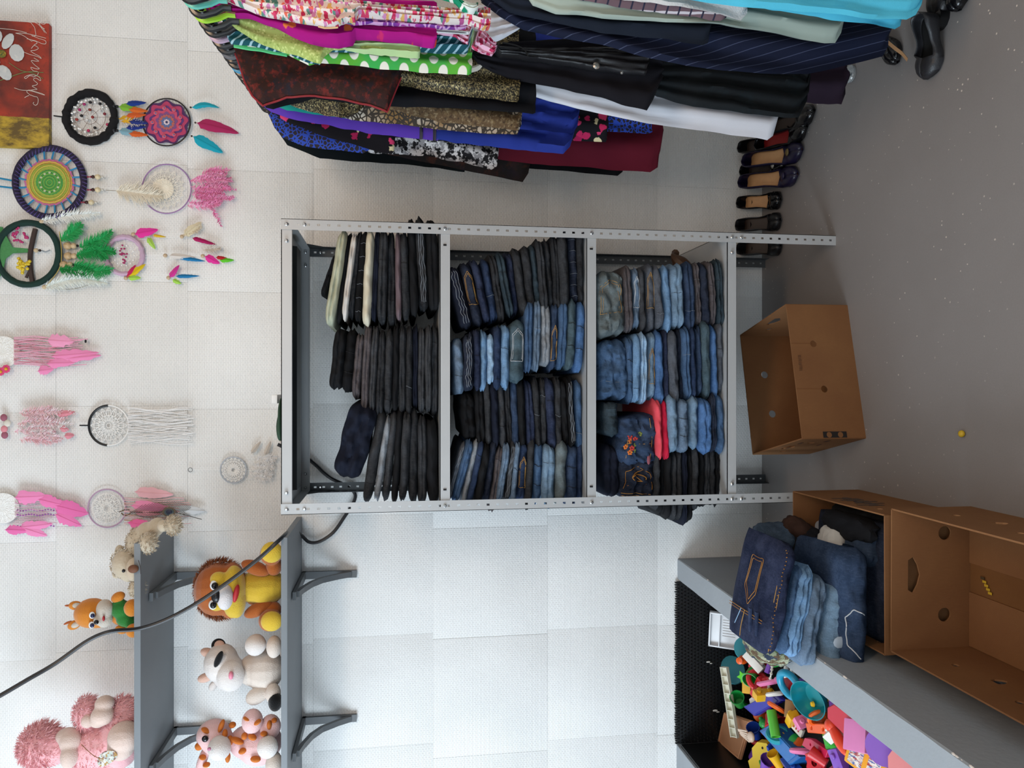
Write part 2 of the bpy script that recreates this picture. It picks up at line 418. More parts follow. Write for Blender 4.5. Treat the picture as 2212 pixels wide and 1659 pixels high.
def folded(name, M, w, t, dep, mat, seed=0, layers=1, wr=.0035, parent=None, org=None, q=2.4, B=None, sag=0.0):
    """a folded garment: local x along the fold, y into the shelf, z up; M places its front-bottom-centre"""
    nx, nt = 26, 8 * layers + 2
    B = B if B is not None else min(.022, t * .55)
    ph = seed * 7.31
    def front(s, ta):
        u = 2 * s - 1
        e = 1 - .42 * abs(u) ** 9
        fr = abs((ta * layers) % 1.0 * 2 - 1) if 0 < ta < 1 else 1.0
        y = -B * (1 - abs(2 * ta - 1) ** q) * .7 - B * .5 * (1 - fr ** q) + .035 * abs(u) ** 12
        nz = mnoise.noise(Vector((s * 6 + ph, ta * t * 40, seed))) * wr * 2.0 + mnoise.noise(Vector((s * 15 + ph, ta * t * 110, seed + 5))) * wr * 1.1 + mnoise.noise(Vector((s * 34 + ph, ta * t * 60, seed + 9))) * wr * .5
        fl = mnoise.noise(Vector((ph, ta * 2.5, 8 + (u > 0)))) * .016 * u ** 6
        z = t * .5 + (ta - .5) * t * e + mnoise.noise(Vector((s * 3 + ph, 2.2, 1))) * t * .12 - sag * u * u
        return Vector((u * w / 2 + fl + mnoise.noise(Vector((ta * 3, ph, .5))) * .006, y + nz, z))
    rings = []
    for i in range(nx + 1):
        s = i / nx; ring = [front(s, k / (nt - 1)) for k in range(nt)]
        top, bot = ring[-1], ring[0]
        for yy, zz in ((.4, 1.0), (.85, .97), (1.0, .7)): ring.append(Vector((top.x, dep * yy, bot.z + (top.z - bot.z) * zz)))
        for yy, zz in ((1.0, .3), (.85, .03), (.4, 0.0)): ring.append(Vector((bot.x, dep * yy, bot.z + (top.z - bot.z) * zz)))
        rings.append(ring)
    mb = MB(); mb.loft(rings, M=M)
    return mb.build(name, mat, parent, org, ang=70), (lambda s, ta: M @ (front(s, ta) + Vector((0, -.0012, 0))))
THREAD = {'tan': plain('#b58a4a', .8), 'white': plain('#c9cdd2', .8), 'dark': plain('#15171c', .8), 'grey': plain('#7d848d', .9), 'blue': plain('#8fb0d0', .8), 'gold': plain('#a5702a', .7), 'red': plain('#b5362f', .8), 'orange': plain('#d0702a', .8), 'green': plain('#7a8440', .8)}
def stitch(fr, pts, col, parent, name='stitching', r=.0011):
    P = spline([fr(a, b) for a, b in pts], 4) if len(pts) > 2 else [fr(lerp(pts[0][0], pts[1][0], k / 6), lerp(pts[0][1], pts[1][1], k / 6)) for k in range(7)]
    return MB().tube(P, r, 4).build(name, THREAD[col], parent)
def polyl(pts, k=5):
    out = []
    for a, b in zip(pts, pts[1:]): out += [(lerp(a[0], b[0], i / k), lerp(a[1], b[1], i / k)) for i in range(k)]
    return out + [pts[-1]]
def stack(where, shelfname, y0, y1, xb, items, dx=(0, 0), dy=(0, 0), Yf=-.562, dep=.44, group=None):
    """items bottom to top: (thickness px, colour, style, optional y0, y1)"""
    n = len(items)
    q = Vector((0, Yf, min(LEV, key=lambda z: abs(z - W(xb, 800, SYF).z)) + .004)) - CAM
    x = 1106 + FPX * q.dot(RT) / q.dot(FW); kk = (x - xb + sum(i[0] for i in items)) / sum(i[0] for i in items)
    for i, it in enumerate(items):
        th, colr, sty = it[:3]; th *= kk; a, b = (it[3], it[4]) if len(it) > 4 else (y0 + lerp(dy[0], dy[1], i / max(1, n - 1)) + RND.uniform(-11, 2), y1 + lerp(dy[0], dy[1], i / max(1, n - 1)) * .6 + RND.uniform(-2, 13))
        d = lerp(dx[0], dx[1], (i / max(1, n - 1)) ** 1.3) + RND.uniform(-3, 3)
        Y = Yf + RND.uniform(-.012, .016)
        PL, PR = W(x + d / 2, b, Y), W(x - d / 2, a, Y)       # left end, right end (bottom edge)
        c = (PL + PR) / 2; ax = PR - PL; w = ax.length
        t = th * pxm(c) * 1.02
        M = frame(c, ax, (0, 0, 1)) @ Matrix.Rotation(R(RND.uniform(-2.5, 2.5)), 4, 'Z')
        lay = 2 if (sty.count('2') or (not sty and RND.random() < .35)) else 1
        if th > 55: lay = max(lay, 2)
        noun = 'jeans' if DEN[colr][1] else 'trousers'
        extra = {'p': ' with pocket', 'o': ' with frayed edges', 'e': ' with flowers', 'g': ' with gold stitching', 's': ' with stripes'}.get(sty[:1], '')
        nm = 'folded_' + noun
        ob, fr = folded(nm, M, w, t, dep, dmat(colr), seed=RND.randint(0, 999), layers=lay, wr=.0052 if th < 40 else .010)
        lab = f'{colr} folded {noun}{extra}, {ORD[i+1]} up, {where}, {shelfname}' if not extra else f'{colr} {noun}{extra}, {ORD[i+1]} up, {where}, {shelfname}'
        tag(ob, lab, 'trousers', group or f'folded trousers on the {shelfname}')
        if sty[:1] == 'p':
            s0 = RND.choice((.14, .24, .34))
            cc = RND.choice(('tan', 'white', 'tan'))
            stitch(fr, polyl([(s0, .9), (s0 + .42, .84), (s0 + .52, .5), (s0 + .42, .16), (s0, .12), (s0, .9)]), cc, ob, r=.0009)
            stitch(fr, polyl([(s0 + .03, .82), (s0 + .40, .77), (s0 + .485, .5), (s0 + .40, .23), (s0 + .03, .2)]), cc, ob, r=.0007)
        elif sty[:1] == 'o':
            for k in range(3):
                ph = RND.random() * 6
                stitch(fr, [(.08 + .84 * j / 22, .3 + .2 * k + .05 * math.sin(j * 1.3 + ph) * math.sin(j * .37) + .02 * (j % 3)) for j in range(23)], 'grey', ob, 'frayed_edge', .0010)
        elif sty[:1] == 'l':
            for k in (.3, .62): stitch(fr, [(k, .08), (k + .03, .92)], 'dark', ob)
        elif sty[:1] == 's':
            for k in range(6): stitch(fr, [(.1 + .15 * k, .1), (.1 + .15 * k, .9)], 'grey', ob, 'stripe', .0006)
        elif sty[:1] == 'e':
            stitch(fr, [(.15, .85), (.5, .8), (.85, .9)], 'tan', ob); stitch(fr, [(.12, .2), (.5, .14), (.9, .2)], 'tan', ob); stitch(fr, [(.4, .15), (.42, .8)], 'tan', ob)
            for (s, ta, cc) in ((.25, .72, 'orange'), (.28, .6, 'green'), (.33, .66, 'red'), (.4, .55, 'green'), (.46, .7, 'orange'), (.5, .6, 'red'), (.55, .76, 'red'), (.6, .5, 'green'), (.36, .8, 'orange')):
                mb = MB(); c0 = fr(s, ta)
                for a in range(5): mb.ell(c0 + Vector((math.cos(a * 1.257), 0, math.sin(a * 1.257))) * .006, (.0045, .0018, .0045), nu=6, nv=4)
                mb.build('embroidered_flower', THREAD[cc], ob)
            MB().ell(fr(.1, .25), (.02, .003, .007), nu=8, nv=4).build('waist_patch', plain('#8a4a55', .8), ob)
        elif sty[:1] == 'g':
            stitch(fr, polyl([(.25, .9), (.62, .85), (.72, .5), (.6, .15), (.25, .12)]), 'gold', ob)
            stitch(fr, [(.48 + .09 * math.cos(a * .7) * (1 - a * .03), .5 + .2 * math.sin(a * .7)) for a in range(12)], 'gold', ob, r=.0018)
            stitch(fr, [(.3, .8), (.42, .5), (.35, .3), (.55, .62), (.65, .35)], 'gold', ob, r=.0016)
            stitch(fr, [(.08, .1), (.1, .95)], 'tan', ob); stitch(fr, [(.14, .1), (.16, .95)], 'tan', ob)
        elif DEN[colr][1] and RND.random() < .45:
            k = RND.uniform(.15, .85); stitch(fr, [(k, .05), (k + .02, .95)], RND.choice(('grey', 'dark', 'dark')), ob, r=.0007)
        x -= th
NR, R2, L2, NL = 'stack nearest the clothes rack', 'stack second from clothes rack', 'stack second from toy shelves', 'stack nearest the toy shelves'
MID = 'middle one of the three stacks'
# top shelf
stack(NR, 'top shelf', 503, 690, 951, [(24, 'black', '2', 473, 665), (22, 'faded black', 'o', 470, 668), (18, 'black', '', 472, 680), (17, 'charcoal', 'l', 500, 690), (13, 'mauve grey', '', 498, 690), (17, 'faded black', ''), (20, 'charcoal', ''),
      (13, 'dark navy', ''), (19, 'cream', ''), (14, 'jet black', 's'), (12, 'faded black', ''), (13, 'off-white', ''), (11, 'black', ''), (21, 'pale sage', '2'), (11, 'jet black', '', 550, 640)], (10, -34))
stack(MID, 'top shelf', 712, 886, 951, [(14, 'charcoal', ''), (14, 'dark grey', ''), (15, 'dark grey', '2'), (13, 'dark navy', ''), (14, 'faded black', ''), (16, 'charcoal', ''), (14, 'black', ''), (17, 'charcoal', ''), (17, 'faded black', '2'), (15, 'dark grey', ''),
      (17, 'brown grey', ''), (19, 'brown grey', '2', 722, 862), (22, 'jet black', 'l', 715, 850), (26, 'black', '2', 712, 842)], (2, -16), Yf=-.54)
stack(NL, 'top shelf', 893, 1078, 949, [(24, 'black', '', 905, 1088), (20, 'charcoal', '2', 900, 1088), (19, 'faded black', ''), (18, 'charcoal', ''), (15, 'black', ''), (18, 'dark grey', ''), (14, 'silver grey', ''), (22, 'charcoal', ''), (62, 'dark navy', '2', 880, 1038)], (4, -42), Yf=-.54)
# middle shelf
stack(NR, 'middle shelf', 502, 650, 1267, [(14, 'faded black', ''), (19, 'midnight blue', 's'), (20, 'charcoal', ''), (18, 'faded black', ''), (12, 'charcoal', ''), (17, 'charcoal', '2'), (13, 'dark teal', ''), (18, 'faded black', ''), (20, 'charcoal', ''), (14, 'navy', ''),
      (18, 'dark teal', ''), (17, 'faded black', ''), (19, 'indigo', ''), (17, 'navy', ''), (24, 'midnight blue', 'p'), (28, 'dark navy', 'o')], (4, 34), (0, 76))
stack(R2, 'middle shelf', 652, 790, 1267, [(18, 'bright blue', 'l'), (19, 'teal grey', 'l'), (21, 'mid blue', ''), (16, 'dark blue', 'p'), (22, 'silver grey', ''), (16, 'grey blue', ''), (19, 'mid blue', '2'), (33, 'teal grey', 'p', 692, 828), (19, 'light blue', '', 702, 838), (15, 'indigo', '', 705, 842),
      (16, 'pale blue', '', 722, 830), (14, 'light blue', '', 716, 846), (15, 'navy', '', 712, 842), (22, 'midnight blue', 'o', 722, 846), (22, 'grey blue', '', 732, 846)], (-4, 4), Yf=-.568)
stack(L2, 'middle shelf', 812, 956, 1267, [(17, 'mid blue', ''), (15, 'jet black', 'o'), (13, 'black', ''), (15, 'charcoal', ''), (19, 'navy', ''), (14, 'charcoal', ''), (14, 'faded black', ''), (20, 'navy', ''), (15, 'black', ''), (17, 'dark blue', ''), (13, 'faded black', ''), (15, 'dark grey', ''),
      (17, 'dark navy', ''), (14, 'charcoal', ''), (22, 'black', '2'), (30, 'jet black', '2', 850, 950)], (6, 8), (10, 12), Yf=-.535)
stack(NL, 'middle shelf', 962, 1084, 1266, [(12, 'indigo', ''), (24, 'dark blue', 'l'), (25, 'khaki blue', ''), (29, 'washed blue', '2'), (20, 'mid blue', 'l'), (14, 'charcoal', '', 950, 1105), (19, 'indigo', 'p'), (11, 'grey blue', ''), (14, 'charcoal', 'o'), (15, 'grey blue', ''), (16, 'brown grey', '', 965, 1106),
      (15, 'midnight blue', ''), (17, 'black', ''), (13, 'indigo', ''), (13, 'silver grey', ''), (18, 'mid blue', ''), (12, 'slate grey', 'o')], (0, -36), Yf=-.545)
# lowest shelf
stack(NR, 'lowest shelf', 566, 700, 1570, [(17, 'dark teal', ''), (15, 'brown grey', ''), (18, 'midnight blue', ''), (14, 'brown grey', ''), (25, 'dark blue', ''), (28, 'washed blue', '2'), (18, 'light blue', ''), (18, 'slate grey', ''), (21, 'slate grey', 'p'), (12, 'dark grey', ''),
      (16, 'grey blue', 'p'), (21, 'brown grey', ''), (62, 'khaki blue', 'p', 585, 724)], (6, 8), (0, 16))
stack(R2, 'lowest shelf', 700, 852, 1570, [(13, 'slate grey', ''), (15, 'bright blue', ''), (19, 'teal grey', ''), (13, 'dark blue', ''), (13, 'indigo', ''), (17, 'mid blue', ''), (10, 'midnight blue', ''), (21, 'slate grey', ''), (12, 'navy', ''), (19, 'bright blue', ''), (17, 'washed blue', 'p'), (15, 'pale blue', ''), (16, 'light blue', ''),
      (14, 'mid blue', 'l'), (66, 'mid blue', '2', 735, 862)], (6, 0), (0, 32))
stack(L2, 'lowest shelf', 862, 966, 1570, [(16, 'mid blue', ''), (11, 'midnight blue', ''), (30, 'bright blue', '2'), (22, 'washed blue', ''), (24, 'grey blue', 'l'), (20, 'washed blue', ''), (14, 'red', '', 862, 990), (14, 'coral', '', 862, 990), (84, 'dark blue', 'e', 892, 1003), (30, 'dark teal', '', 866, 940)], (2, 4), Yf=-.568)
stack(NL, 'lowest shelf', 968, 1078, 1570, [(11, 'black', '', 965, 1092), (12, 'faded black', '', 965, 1092), (12, 'charcoal', '', 960, 1094), (14, 'jet black', '', 960, 1096), (13, 'charcoal', '', 962, 1104), (12, 'black', '', 965, 1128), (12, 'dark navy', '', 965, 1136), (12, 'faded black', '', 968, 1122), (13, 'charcoal', '', 970, 1122), (14, 'black', '', 970, 1124), (12, 'black', '', 975, 1112), (14, 'charcoal', '', 975, 1100),
      (80, 'midnight blue', 'g', 978, 1078), (40, 'dark navy', '2', 962, 1072)], (2, 0), Yf=-.535)
# dark rolled piece lying against the right end of the lowest shelf, small things on the top panel
c0 = W(1470, 572, -.40)
mb = MB(); mb.tube(spline([c0 + Vector((-.05, 0, -.05)), c0 + Vector((.0, -.01, .0)), c0 + Vector((.035, .0, .03)), c0 + Vector((.05, .03, .01))], 5), [.02 + .012 * math.sin(k * .4) for k in range(16)], 8)
tag(mb.build('rolled_belt_bag', plain('#4a301c', .55, var=.25)), 'rolled brown leather piece stuffed behind the washed jeans, lowest shelf', 'bag')

c0 = W(603, 905, -.52); c0.z = 2.055
mb = MB(); mb.ell(c0, (.075, .05, .010), None, 18, 8); mb.ell(c0 + Vector((-.03, .02, .006)), (.05, .05, .012), None, 14, 7); tag(mb.build('green_cap', plain('#24402c', .8)), 'flat dark green cap lying on top of the shelving', 'cap')
MB_ = MB().box(W(603, 862, -.5) * 1.0 + Vector((0, .05, .012)), (.03, .16, .02), bev=.003); tag(MB_.build('white_card_sleeve', plain('#dcdcda', .5)), 'white plastic corner showing above the top shelf edge', 'packet')
# ================================================================== CLOTHES RACK WITH HANGING GARMENTS
RZ, RZ2 = 2.118, 1.455
def railX(Y): return 1.023 + .1152 * (Y + .36)
CHROME = plain('#c8cacc', .18, 1.0, .02)
rack = thing('clothes_rack', (railX(-1.2), -1.2, 0), 'chrome two-rail clothes rack crowded with hanging garments', 'clothes rack')
MB().tube([(railX(-.33), -.33, RZ), (railX(-2.6), -2.6, RZ)], .0125, 12).build('upper_rail', CHROME, rack)
MB().lathe([(.001, -.004), (.019, 0), (.02, .012), (.015, .03), (.013, .034)], 14, Matrix.Translation((railX(-.33), -.322, RZ)) @ Matrix.Rotation(R(90), 4, 'X')).build('end_cap', plain('#9a9c9e', .35, .3), rack)
MB().tube([(railX(-.70), -.70, RZ2), (railX(-1.37), -1.37, RZ2)], .0125, 12).build('lower_rail', CHROME, rack)
for Y in (-.70, -2.55):
    X = 1.139 if Y > -1 else 1.02
    MB().tube([(X, Y, .03), (X, Y, RZ + .0)], .012, 10).build('post', CHROME, rack)
    MB().tube([(X, Y, RZ), (railX(Y), Y, RZ)], .011, 8).build('cross_arm', CHROME, rack)
    g = N('clear_plastic'); g.b.inputs['Transmission Weight'].default_value = .8; gm = g.done(lin('#cfd6da'), .12)
    MB().lathe([(.004, 0), (.03, .002), (.033, .012), (.028, .022), (.012, .03)], 16, Matrix.Translation((X, Y, 0))).build('foot', gm, rack)
for Y in (-.79, -1.28): MB().tube([(railX(Y) + .012, Y, RZ2), (railX(Y) + .012, Y, RZ)], .005, 8).build('drop_bar', CHROME, rack)
# ---- fabrics
def floral(name, base, cols, scale, thr=.33, dist=.28, rough=.85, sc=(1, .15, 1)):
    n = N(name); co = n.coord(sc)
    vd = n.voro(scale, co); vc = n.voro(scale, co, out='Color')
    nz = n.noise(scale * 2.2, co, 2)
    d = n.math('ADD', vd, n.math('MULTIPLY', n.math('SUBTRACT', nz, .5), dist * 2))
    mask = n.step(d, thr + .03, thr - .03)
    sp = n.new('ShaderNodeSeparateColor'); n.link(vc, sp.inputs[0])
    cr = n.new('ShaderNodeValToRGB'); cr.color_ramp.interpolation = 'CONSTANT'; n.link(sp.outputs[0], cr.inputs[0])
    e = cr.color_ramp.elements
    while len(e) < len(cols): e.new(.5)
    for i, c in enumerate(cols): e[i].position = i / len(cols); e[i].color = lin(c)
    b = n.mix(n.noise(6, co), sh(lin(base), .88), lin(base))
    col = n.mix(mask, b, cr.outputs[0]); n.bump(n.noise(900, co, 1), .15, .0006)
    return n.done(col, rough, spec=.2)
def polka(name, base, base2, dot, per=.038, r=.34):
    n = N(name); co = n.coord((1 / per, 1 / per, 1 / per), rot=(R(90), 0, 0))
    v = n.new('ShaderNodeTexVoronoi'); v.voronoi_dimensions = '2D'; v.inputs['Randomness'].default_value = 0; v.inputs['Scale'].default_value = 1
    mp = n.new('ShaderNodeMapping'); n.link(co, mp.inputs[0]); mp.inputs['Rotation'].default_value = (0, 0, R(45)); n.link(mp.outputs[0], v.inputs['Vector'])
    m = n.step(v.outputs['Distance'], r + .02, r - .02)
    return n.done(n.mix(m, n.mix(n.step(n.noise(8), .42, .6), lin(base), lin(base2)), lin(dot)), .8, spec=.2)
def lines(name, base, line, scale, w=.5, rot=(0, 0, 0), second=None, rough=.85):
    n = N(name); wv = n.wave(scale, n.coord(rot=rot), 'X', .3)
    b = n.mix(n.noise(7, detail=4), sh(lin(base), .8), sh(lin(base), 1.15))
    col = n.mix(n.step(wv, w, w + .03), b, lin(line))
    if second: col = n.mix(n.step(n.wave(scale * .8, n.coord(), 'Z', .1), w, w + .03), col, lin(second))
    n.bump(n.noise(900, detail=1), .2, .0006); return n.done(col, rough, spec=.2)
def edges(name, base, line, scale, w=.07, noise_c=None, sc=(1, .2, 1), rough=.7):
    n = N(name); co = n.coord(sc); v = n.voro(scale, co, 'DISTANCE_TO_EDGE')
    b = lin(base) if not noise_c else n.mix(n.step(n.noise(10, co, 3), .4, .6), lin(base), lin(noise_c))
    return n.done(n.mix(n.step(v, w + .03, w), b, lin(line)), rough, spec=.25)
def blotch(name, cols, scale, sharp=.06, rough=.8, sc=(1, .3, 1), metal=0):
    n = N(name); co = n.coord(sc); col = lin(cols[0])
    for i, c in enumerate(cols[1:]):
        f = n.noise(scale * (1 + .3 * i), n.coord(sc, (i * 3.7, 1, i * 1.3)), 5, .65)
        col = n.mix(n.step(f, .52, .52 + sharp), col, lin(c))
    n.bump(n.noise(500, co, 2), .25, .001); return n.done(col, rough, metal, spec=.3)
FLORAL1 = floral('floral_blouse', '#eee2dd', ['#d8456a', '#c76fa8', '#e06a55', '#c2335c', '#d58fbd', '#e2b36a', '#5f8f84', '#b6588f'], 92, .50, .5)
FLORAL2 = floral('dark_floral', '#16141a', ['#c0285a', '#16141a', '#d33f6e', '#16141a', '#d9cfa5', '#a51f50'], 32, .40, .38)
PAISLEY = edges('paisley_violet', '#a83aa0', '#d7a7d6', 55, .08, '#3a3f9a')
PAISLEYP = edges('paisley_pink', '#b8265a', '#e7b7cf', 60, .12, '#d2506f')
MAGENTA = floral('magenta_print', '#a8127f', ['#a8127f', '#d8452f', '#a8127f', '#c22a6a', '#a8127f', '#e07a40'], 30, .34, .2)
GLEAF = edges('green_leaf_print', '#0f8a66', '#e8efe9', 26, .06)
LACE = floral('lime_lace', '#a9bd6c', ['#8ea356', '#c3d488', '#b5c97a'], 150, .4, .5)
TEAL = lines('teal_pattern', '#1d5560', '#9fc3d0', 20, .8, (0, R(40), 0))
POLKA = polka('polka_green', '#5fb03a', '#3fae52', '#efe9da')
BROC = blotch('brocade', ['#2c1613', '#55201a', '#1d1a26', '#341812', '#6e231d'], 26, .16)
GOLD = blotch('gold_glitter', ['#171512', '#8d7b52', '#5d5138', '#b9a877'], 160, .12, .35, metal=.35)
SNAKE = edges('snake_print', '#c9c0b2', '#3b332b', 75, .12, '#8a6a40')
SNAKEB = blotch('brown_snake', ['#5f4a33', '#7a6546', '#3a2c20', '#8f7d60'], 60, .12)
PURPLE = cloth('#5a3aa8', .15); BLUE = cloth('#27388e', .15); TEALS = cloth('#1d8f86'); BURG = cloth('#5e1426', .12)
LACEB = edges('blue_lace', '#241f2a', '#2747ae', 75, .09)
BW = blotch('black_white_print', ['#d5d2d2', '#17161a', '#8c8a8c', '#111013'], 30, .03)
BROWNP = blotch('dark_brown_print', ['#17100f', '#5a2a14', '#201420', '#2a1612'], 16, .2)
BLK = cloth('#121318', .25); BLK2 = cloth('#0c1418', .25); VELV = blotch('black_velvet', ['#0c1216', '#16242a', '#0d1013'], 12, .3, .75)
PIN = lines('navy_pinstripe', '#151c33', '#4c5470', 14.5, .975, (0, R(16), 0))
SLATE = cloth('#1a212e', .15); SAGE = cloth('#a7b5ab', .08); CYAN = cloth('#5ccbe8', .08, 400); WHITE = cloth('#dcdfe8', .04); FLEECE = plain('#d6d4d2', .95, 0, .08, 60, 220, .6)
PLAID = lines('plaid', '#6f5a62', '#c9c4cc', 12, .93, second='#2e2f42')
def leather_mat():
    n = N('black_leather'); n.bump(n.voro(520, n.coord(), 'DISTANCE_TO_EDGE'), .35, .001); return n.done(n.mix(n.noise(8), lin('#131316'), lin('#202024')), .32)
LEATH = leather_mat(); MAUVE = cloth('#2c202e', .12); MATTE = cloth('#16151b', .2)
PIPING = plain('#8e1f2a', .6)
def garment(name, d, left, mat, label=None, cat=None, rw=.22, th=.012, folds=4, amp=.008, parent=None, flare=0.0, right=None, group='garments on the clothes rack', wr=.004):
    Y = d - CD; x0, x1 = left[0][0], left[-1][0]; n = max(14, int((x1 - x0) / 9)); rings = []; NC = 22
    ph = RND.random() * 6; rx = railX(Y); sd = RND.random() * 50
    xs = sorted(set([x0 + (x1 - x0) * i / n for i in range(n + 1)] + [p[0] for p in left]))
    clean = [xs[0]]
    for x in xs[1:]:
        if x - clean[-1] > 1.2: clean.append(x)
    outline = []
    for x in clean:
        P = W(x, interp(left, x), Y); row = (x - x0) / (x1 - x0)
        Xl = P.x
        if right: Xr = W(x, interp(right, x), Y).x
        else: Xr = rx + min(rw * (1 + flare * row), max(.03, (rx - Xl) * 1.1 + .03))
        Xr = max(Xr, Xl + .015)
        def pt(s, side):
            lens = math.sqrt(max(0, 1 - (2 * s - 1) ** 2)) ** .6
            A = amp * min(1, .25 + row * 1.3)
            y = Y + side * th * lens + A * math.sin(2 * PI * (folds * s + .25 * math.sin(row * 3 + ph)) + ph) + wr * 1.3 * mnoise.noise(Vector((s * 7, row * 9, sd))) + wr * .6 * mnoise.noise(Vector((s * 22, row * 16, sd + 3)))
            xx = lerp(Xl, Xr, s) + (wr * .8 * mnoise.noise(Vector((row * 12, sd, 1))) if s < .2 else 0)
            return Vector((xx, y, P.z + wr * mnoise.noise(Vector((s * 9, row * 4, sd + 7)))))
        ring = [pt(k / (NC - 1), -1) for k in range(NC)] + [pt(k / (NC - 1), 1) for k in range(NC - 2, 0, -1)]
        rings.append(ring); outline.append(ring[0])
    ob = MB().loft(rings).build(name, mat, parent, ang=75)
    if label: tag(ob, label, cat, group)
    ob_edges[ob.name] = (outline, rings)
    return ob
ob_edges = {}
def trim(ob, mat, name, a=0, b=None, r=.0022, bottom=False):
    ol, rings = ob_edges[ob.name]
    pts = ol[a:b] if not bottom else rings[-1][:18]
    return MB().tube([p + Vector((-.001, -.002, 0)) for p in pts], r, 5).build(name, mat, ob)
# ---- upper rail, near to far
garment('leaf_print_top', 1.885, [(860, -40), (960, -4), (985, 5), (1000, 20), (1022, 28), (1031, 24)], GLEAF, 'green top with white leaf print at the outer end of the rack', 'top')
g = garment('floral_blouse', 1.93, [(452, -30), (475, -8), (500, 4), (555, 30), (630, 47), (700, 61), (730, 58), (748, 48), (767, 52), (769, 40), (778, 31), (850, 38), (960, 48), (1010, 45), (1046, 62), (1058, 60)], FLORAL1, 'white blouse with small pink and red flowers hanging nearest', 'blouse', th=.02, amp=.012)
trim(g, plain('#e0b98a', .7), 'sleeve_hem', 30, 37)
garment('violet_paisley_shirt', 1.962, [(560, 18), (680, 44), (765, 53), (860, 58), (960, 60), (1003, 60), (1008, 58)], PAISLEY, 'violet paisley top hanging just behind the white floral blouse', 'top')
g = garment('magenta_tunic', 1.99, [(452, 22), (462, 39), (500, 36), (540, 42), (600, 63), (670, 92), (730, 101), (760, 94), (766, 82), (800, 84), (880, 93), (936, 101), (942, 98)], MAGENTA, 'magenta tunic with scattered orange flowers', 'tunic', th=.017, amp=.011)
g = garment('lace_top', 2.04, [(486, 40), (510, 62), (545, 86), (600, 108), (660, 126), (693, 137), (702, 122), (720, 108), (745, 106), (760, 111), (830, 117), (902, 124), (906, 122)], LACE, 'lime green lace top with pale green hem', 'top', th=.014)
garment('pale_panel', 2.026, [(722, 98), (745, 107), (760, 112), (830, 118), (902, 125), (907, 122)], cloth('#b4d39a', .1), parent=g, th=.006, right=[(722, 70), (907, 60)])
garment('paisley_blouse', 2.07, [(860, 62), (960, 78), (985, 82), (1010, 100), (1040, 115), (1064, 120), (1071, 110)], PAISLEYP, 'pink and red paisley blouse with one sleeve hanging below the others', 'blouse', right=[(860, 10), (985, 45), (1040, 62), (1071, 100)])
garment('teal_tunic', 2.09, [(482, 64), (500, 97), (540, 100), (620, 115), (668, 136), (690, 139), (704, 112), (900, 112), (1003, 116), (1010, 113)], TEAL, 'dark teal patterned tunic squeezed beside the green polka dots', 'tunic')
g = garment('polka_dot_dress', 2.14, [(506, 99), (560, 107), (620, 118), (668, 141), (690, 133), (760, 139), (860, 150), (1012, 160), (1019, 157)], POLKA, 'bright green dress with large white polka dots', 'dress', th=.016, amp=.009)
trim(g, plain('#5fd38a', .5), 'mint_strap', 0, 14, .005)
g = garment('brocade_jacket', 2.22, [(503, 100), (515, 130), (530, 178), (545, 205), (569, 229), (585, 223), (620, 208), (680, 205), (740, 213), (800, 227), (838, 240), (847, 215), (867, 166)], BROC, 'dark brown and red brocade jacket with red piping', 'jacket', th=.022, amp=.005)
trim(g, PIPING, 'piping', r=.003)
garment('gold_glitter_scarf', 2.27, [(700, 160), (866, 186), (1000, 206), (1118, 219), (1121, 214)], GOLD, 'long strip of black and gold glitter fabric', 'scarf')
garment('black_dress', 2.32, [(550, 180), (574, 232), (590, 236), (625, 226), (680, 213), (780, 226), (860, 229), (940, 233), (1076, 241), (1150, 249), (1156, 246)], BLK, 'plain black dress behind the brocade jacket', 'dress', th=.015)
garment('glitter_shrug', 2.37, [(556, 190), (600, 215), (640, 231), (700, 248), (738, 254), (770, 241), (786, 225)], GOLD, 'short black and gold glitter shrug with a dark lapel', 'shrug', th=.014)
g = garment('snake_print_dress', 2.42, [(585, 214), (700, 243), (760, 259), (850, 266), (950, 279), (1060, 288), (1118, 290), (1127, 268)], SNAKE, 'dress in brown and white snake print', 'dress', th=.016)
garment('brown_print_scarf', 2.40, [(760, 215), (860, 240), (950, 262), (1060, 274), (1118, 282), (1124, 262)], SNAKEB, 'mottled brown panel overlapping the snake print dress', 'scarf', th=.006)
garment('teal_slip', 2.47, [(583, 223), (620, 239), (660, 244), (740, 257), (820, 260), (900, 263), (905, 260)], TEALS, 'thin teal slip showing between snake print and purple', 'slip')
dr = thing('purple_and_blue_dress', W(1245, 280, 2.55 - CD), 'purple dress with banded waist and royal blue skirt', 'dress', 'garments on the clothes rack')
garment('bodice', 2.56, [(570, 230), (585, 241), (620, 255), (700, 269), (800, 288), (900, 299), (946, 303)], PURPLE, parent=dr, th=.016, amp=.004)
garment('skirt', 2.56, [(942, 302), (1000, 309), (1100, 319), (1216, 332), (1230, 318), (1248, 262)], BLUE, parent=dr, th=.018, amp=.014, folds=6)
garment('skirt_panel', 2.535, [(1000, 265), (1120, 280), (1235, 290), (1247, 275), (1249, 262)], BLUE, parent=dr, th=.01, amp=.01, folds=6)
for bx in (906, 935): garment('waist_band', 2.557, [(bx, interp([(900, 299), (946, 303)], bx) + 1), (bx + 8, interp([(900, 299), (946, 303)], bx + 8) + 1)], plain('#2a2433', .7), parent=dr, th=.02, amp=.004, wr=.001)
g = garment('floral_dress', 2.64, [(592, 246), (620, 264), (680, 287), (740, 307), (800, 323), (845, 332), (850, 326), (853, 296), (1000, 296), (1245, 303), (1308, 307), (1311, 300)], FLORAL2, 'black dress scattered with pink and red flowers', 'dress', th=.017, amp=.01)
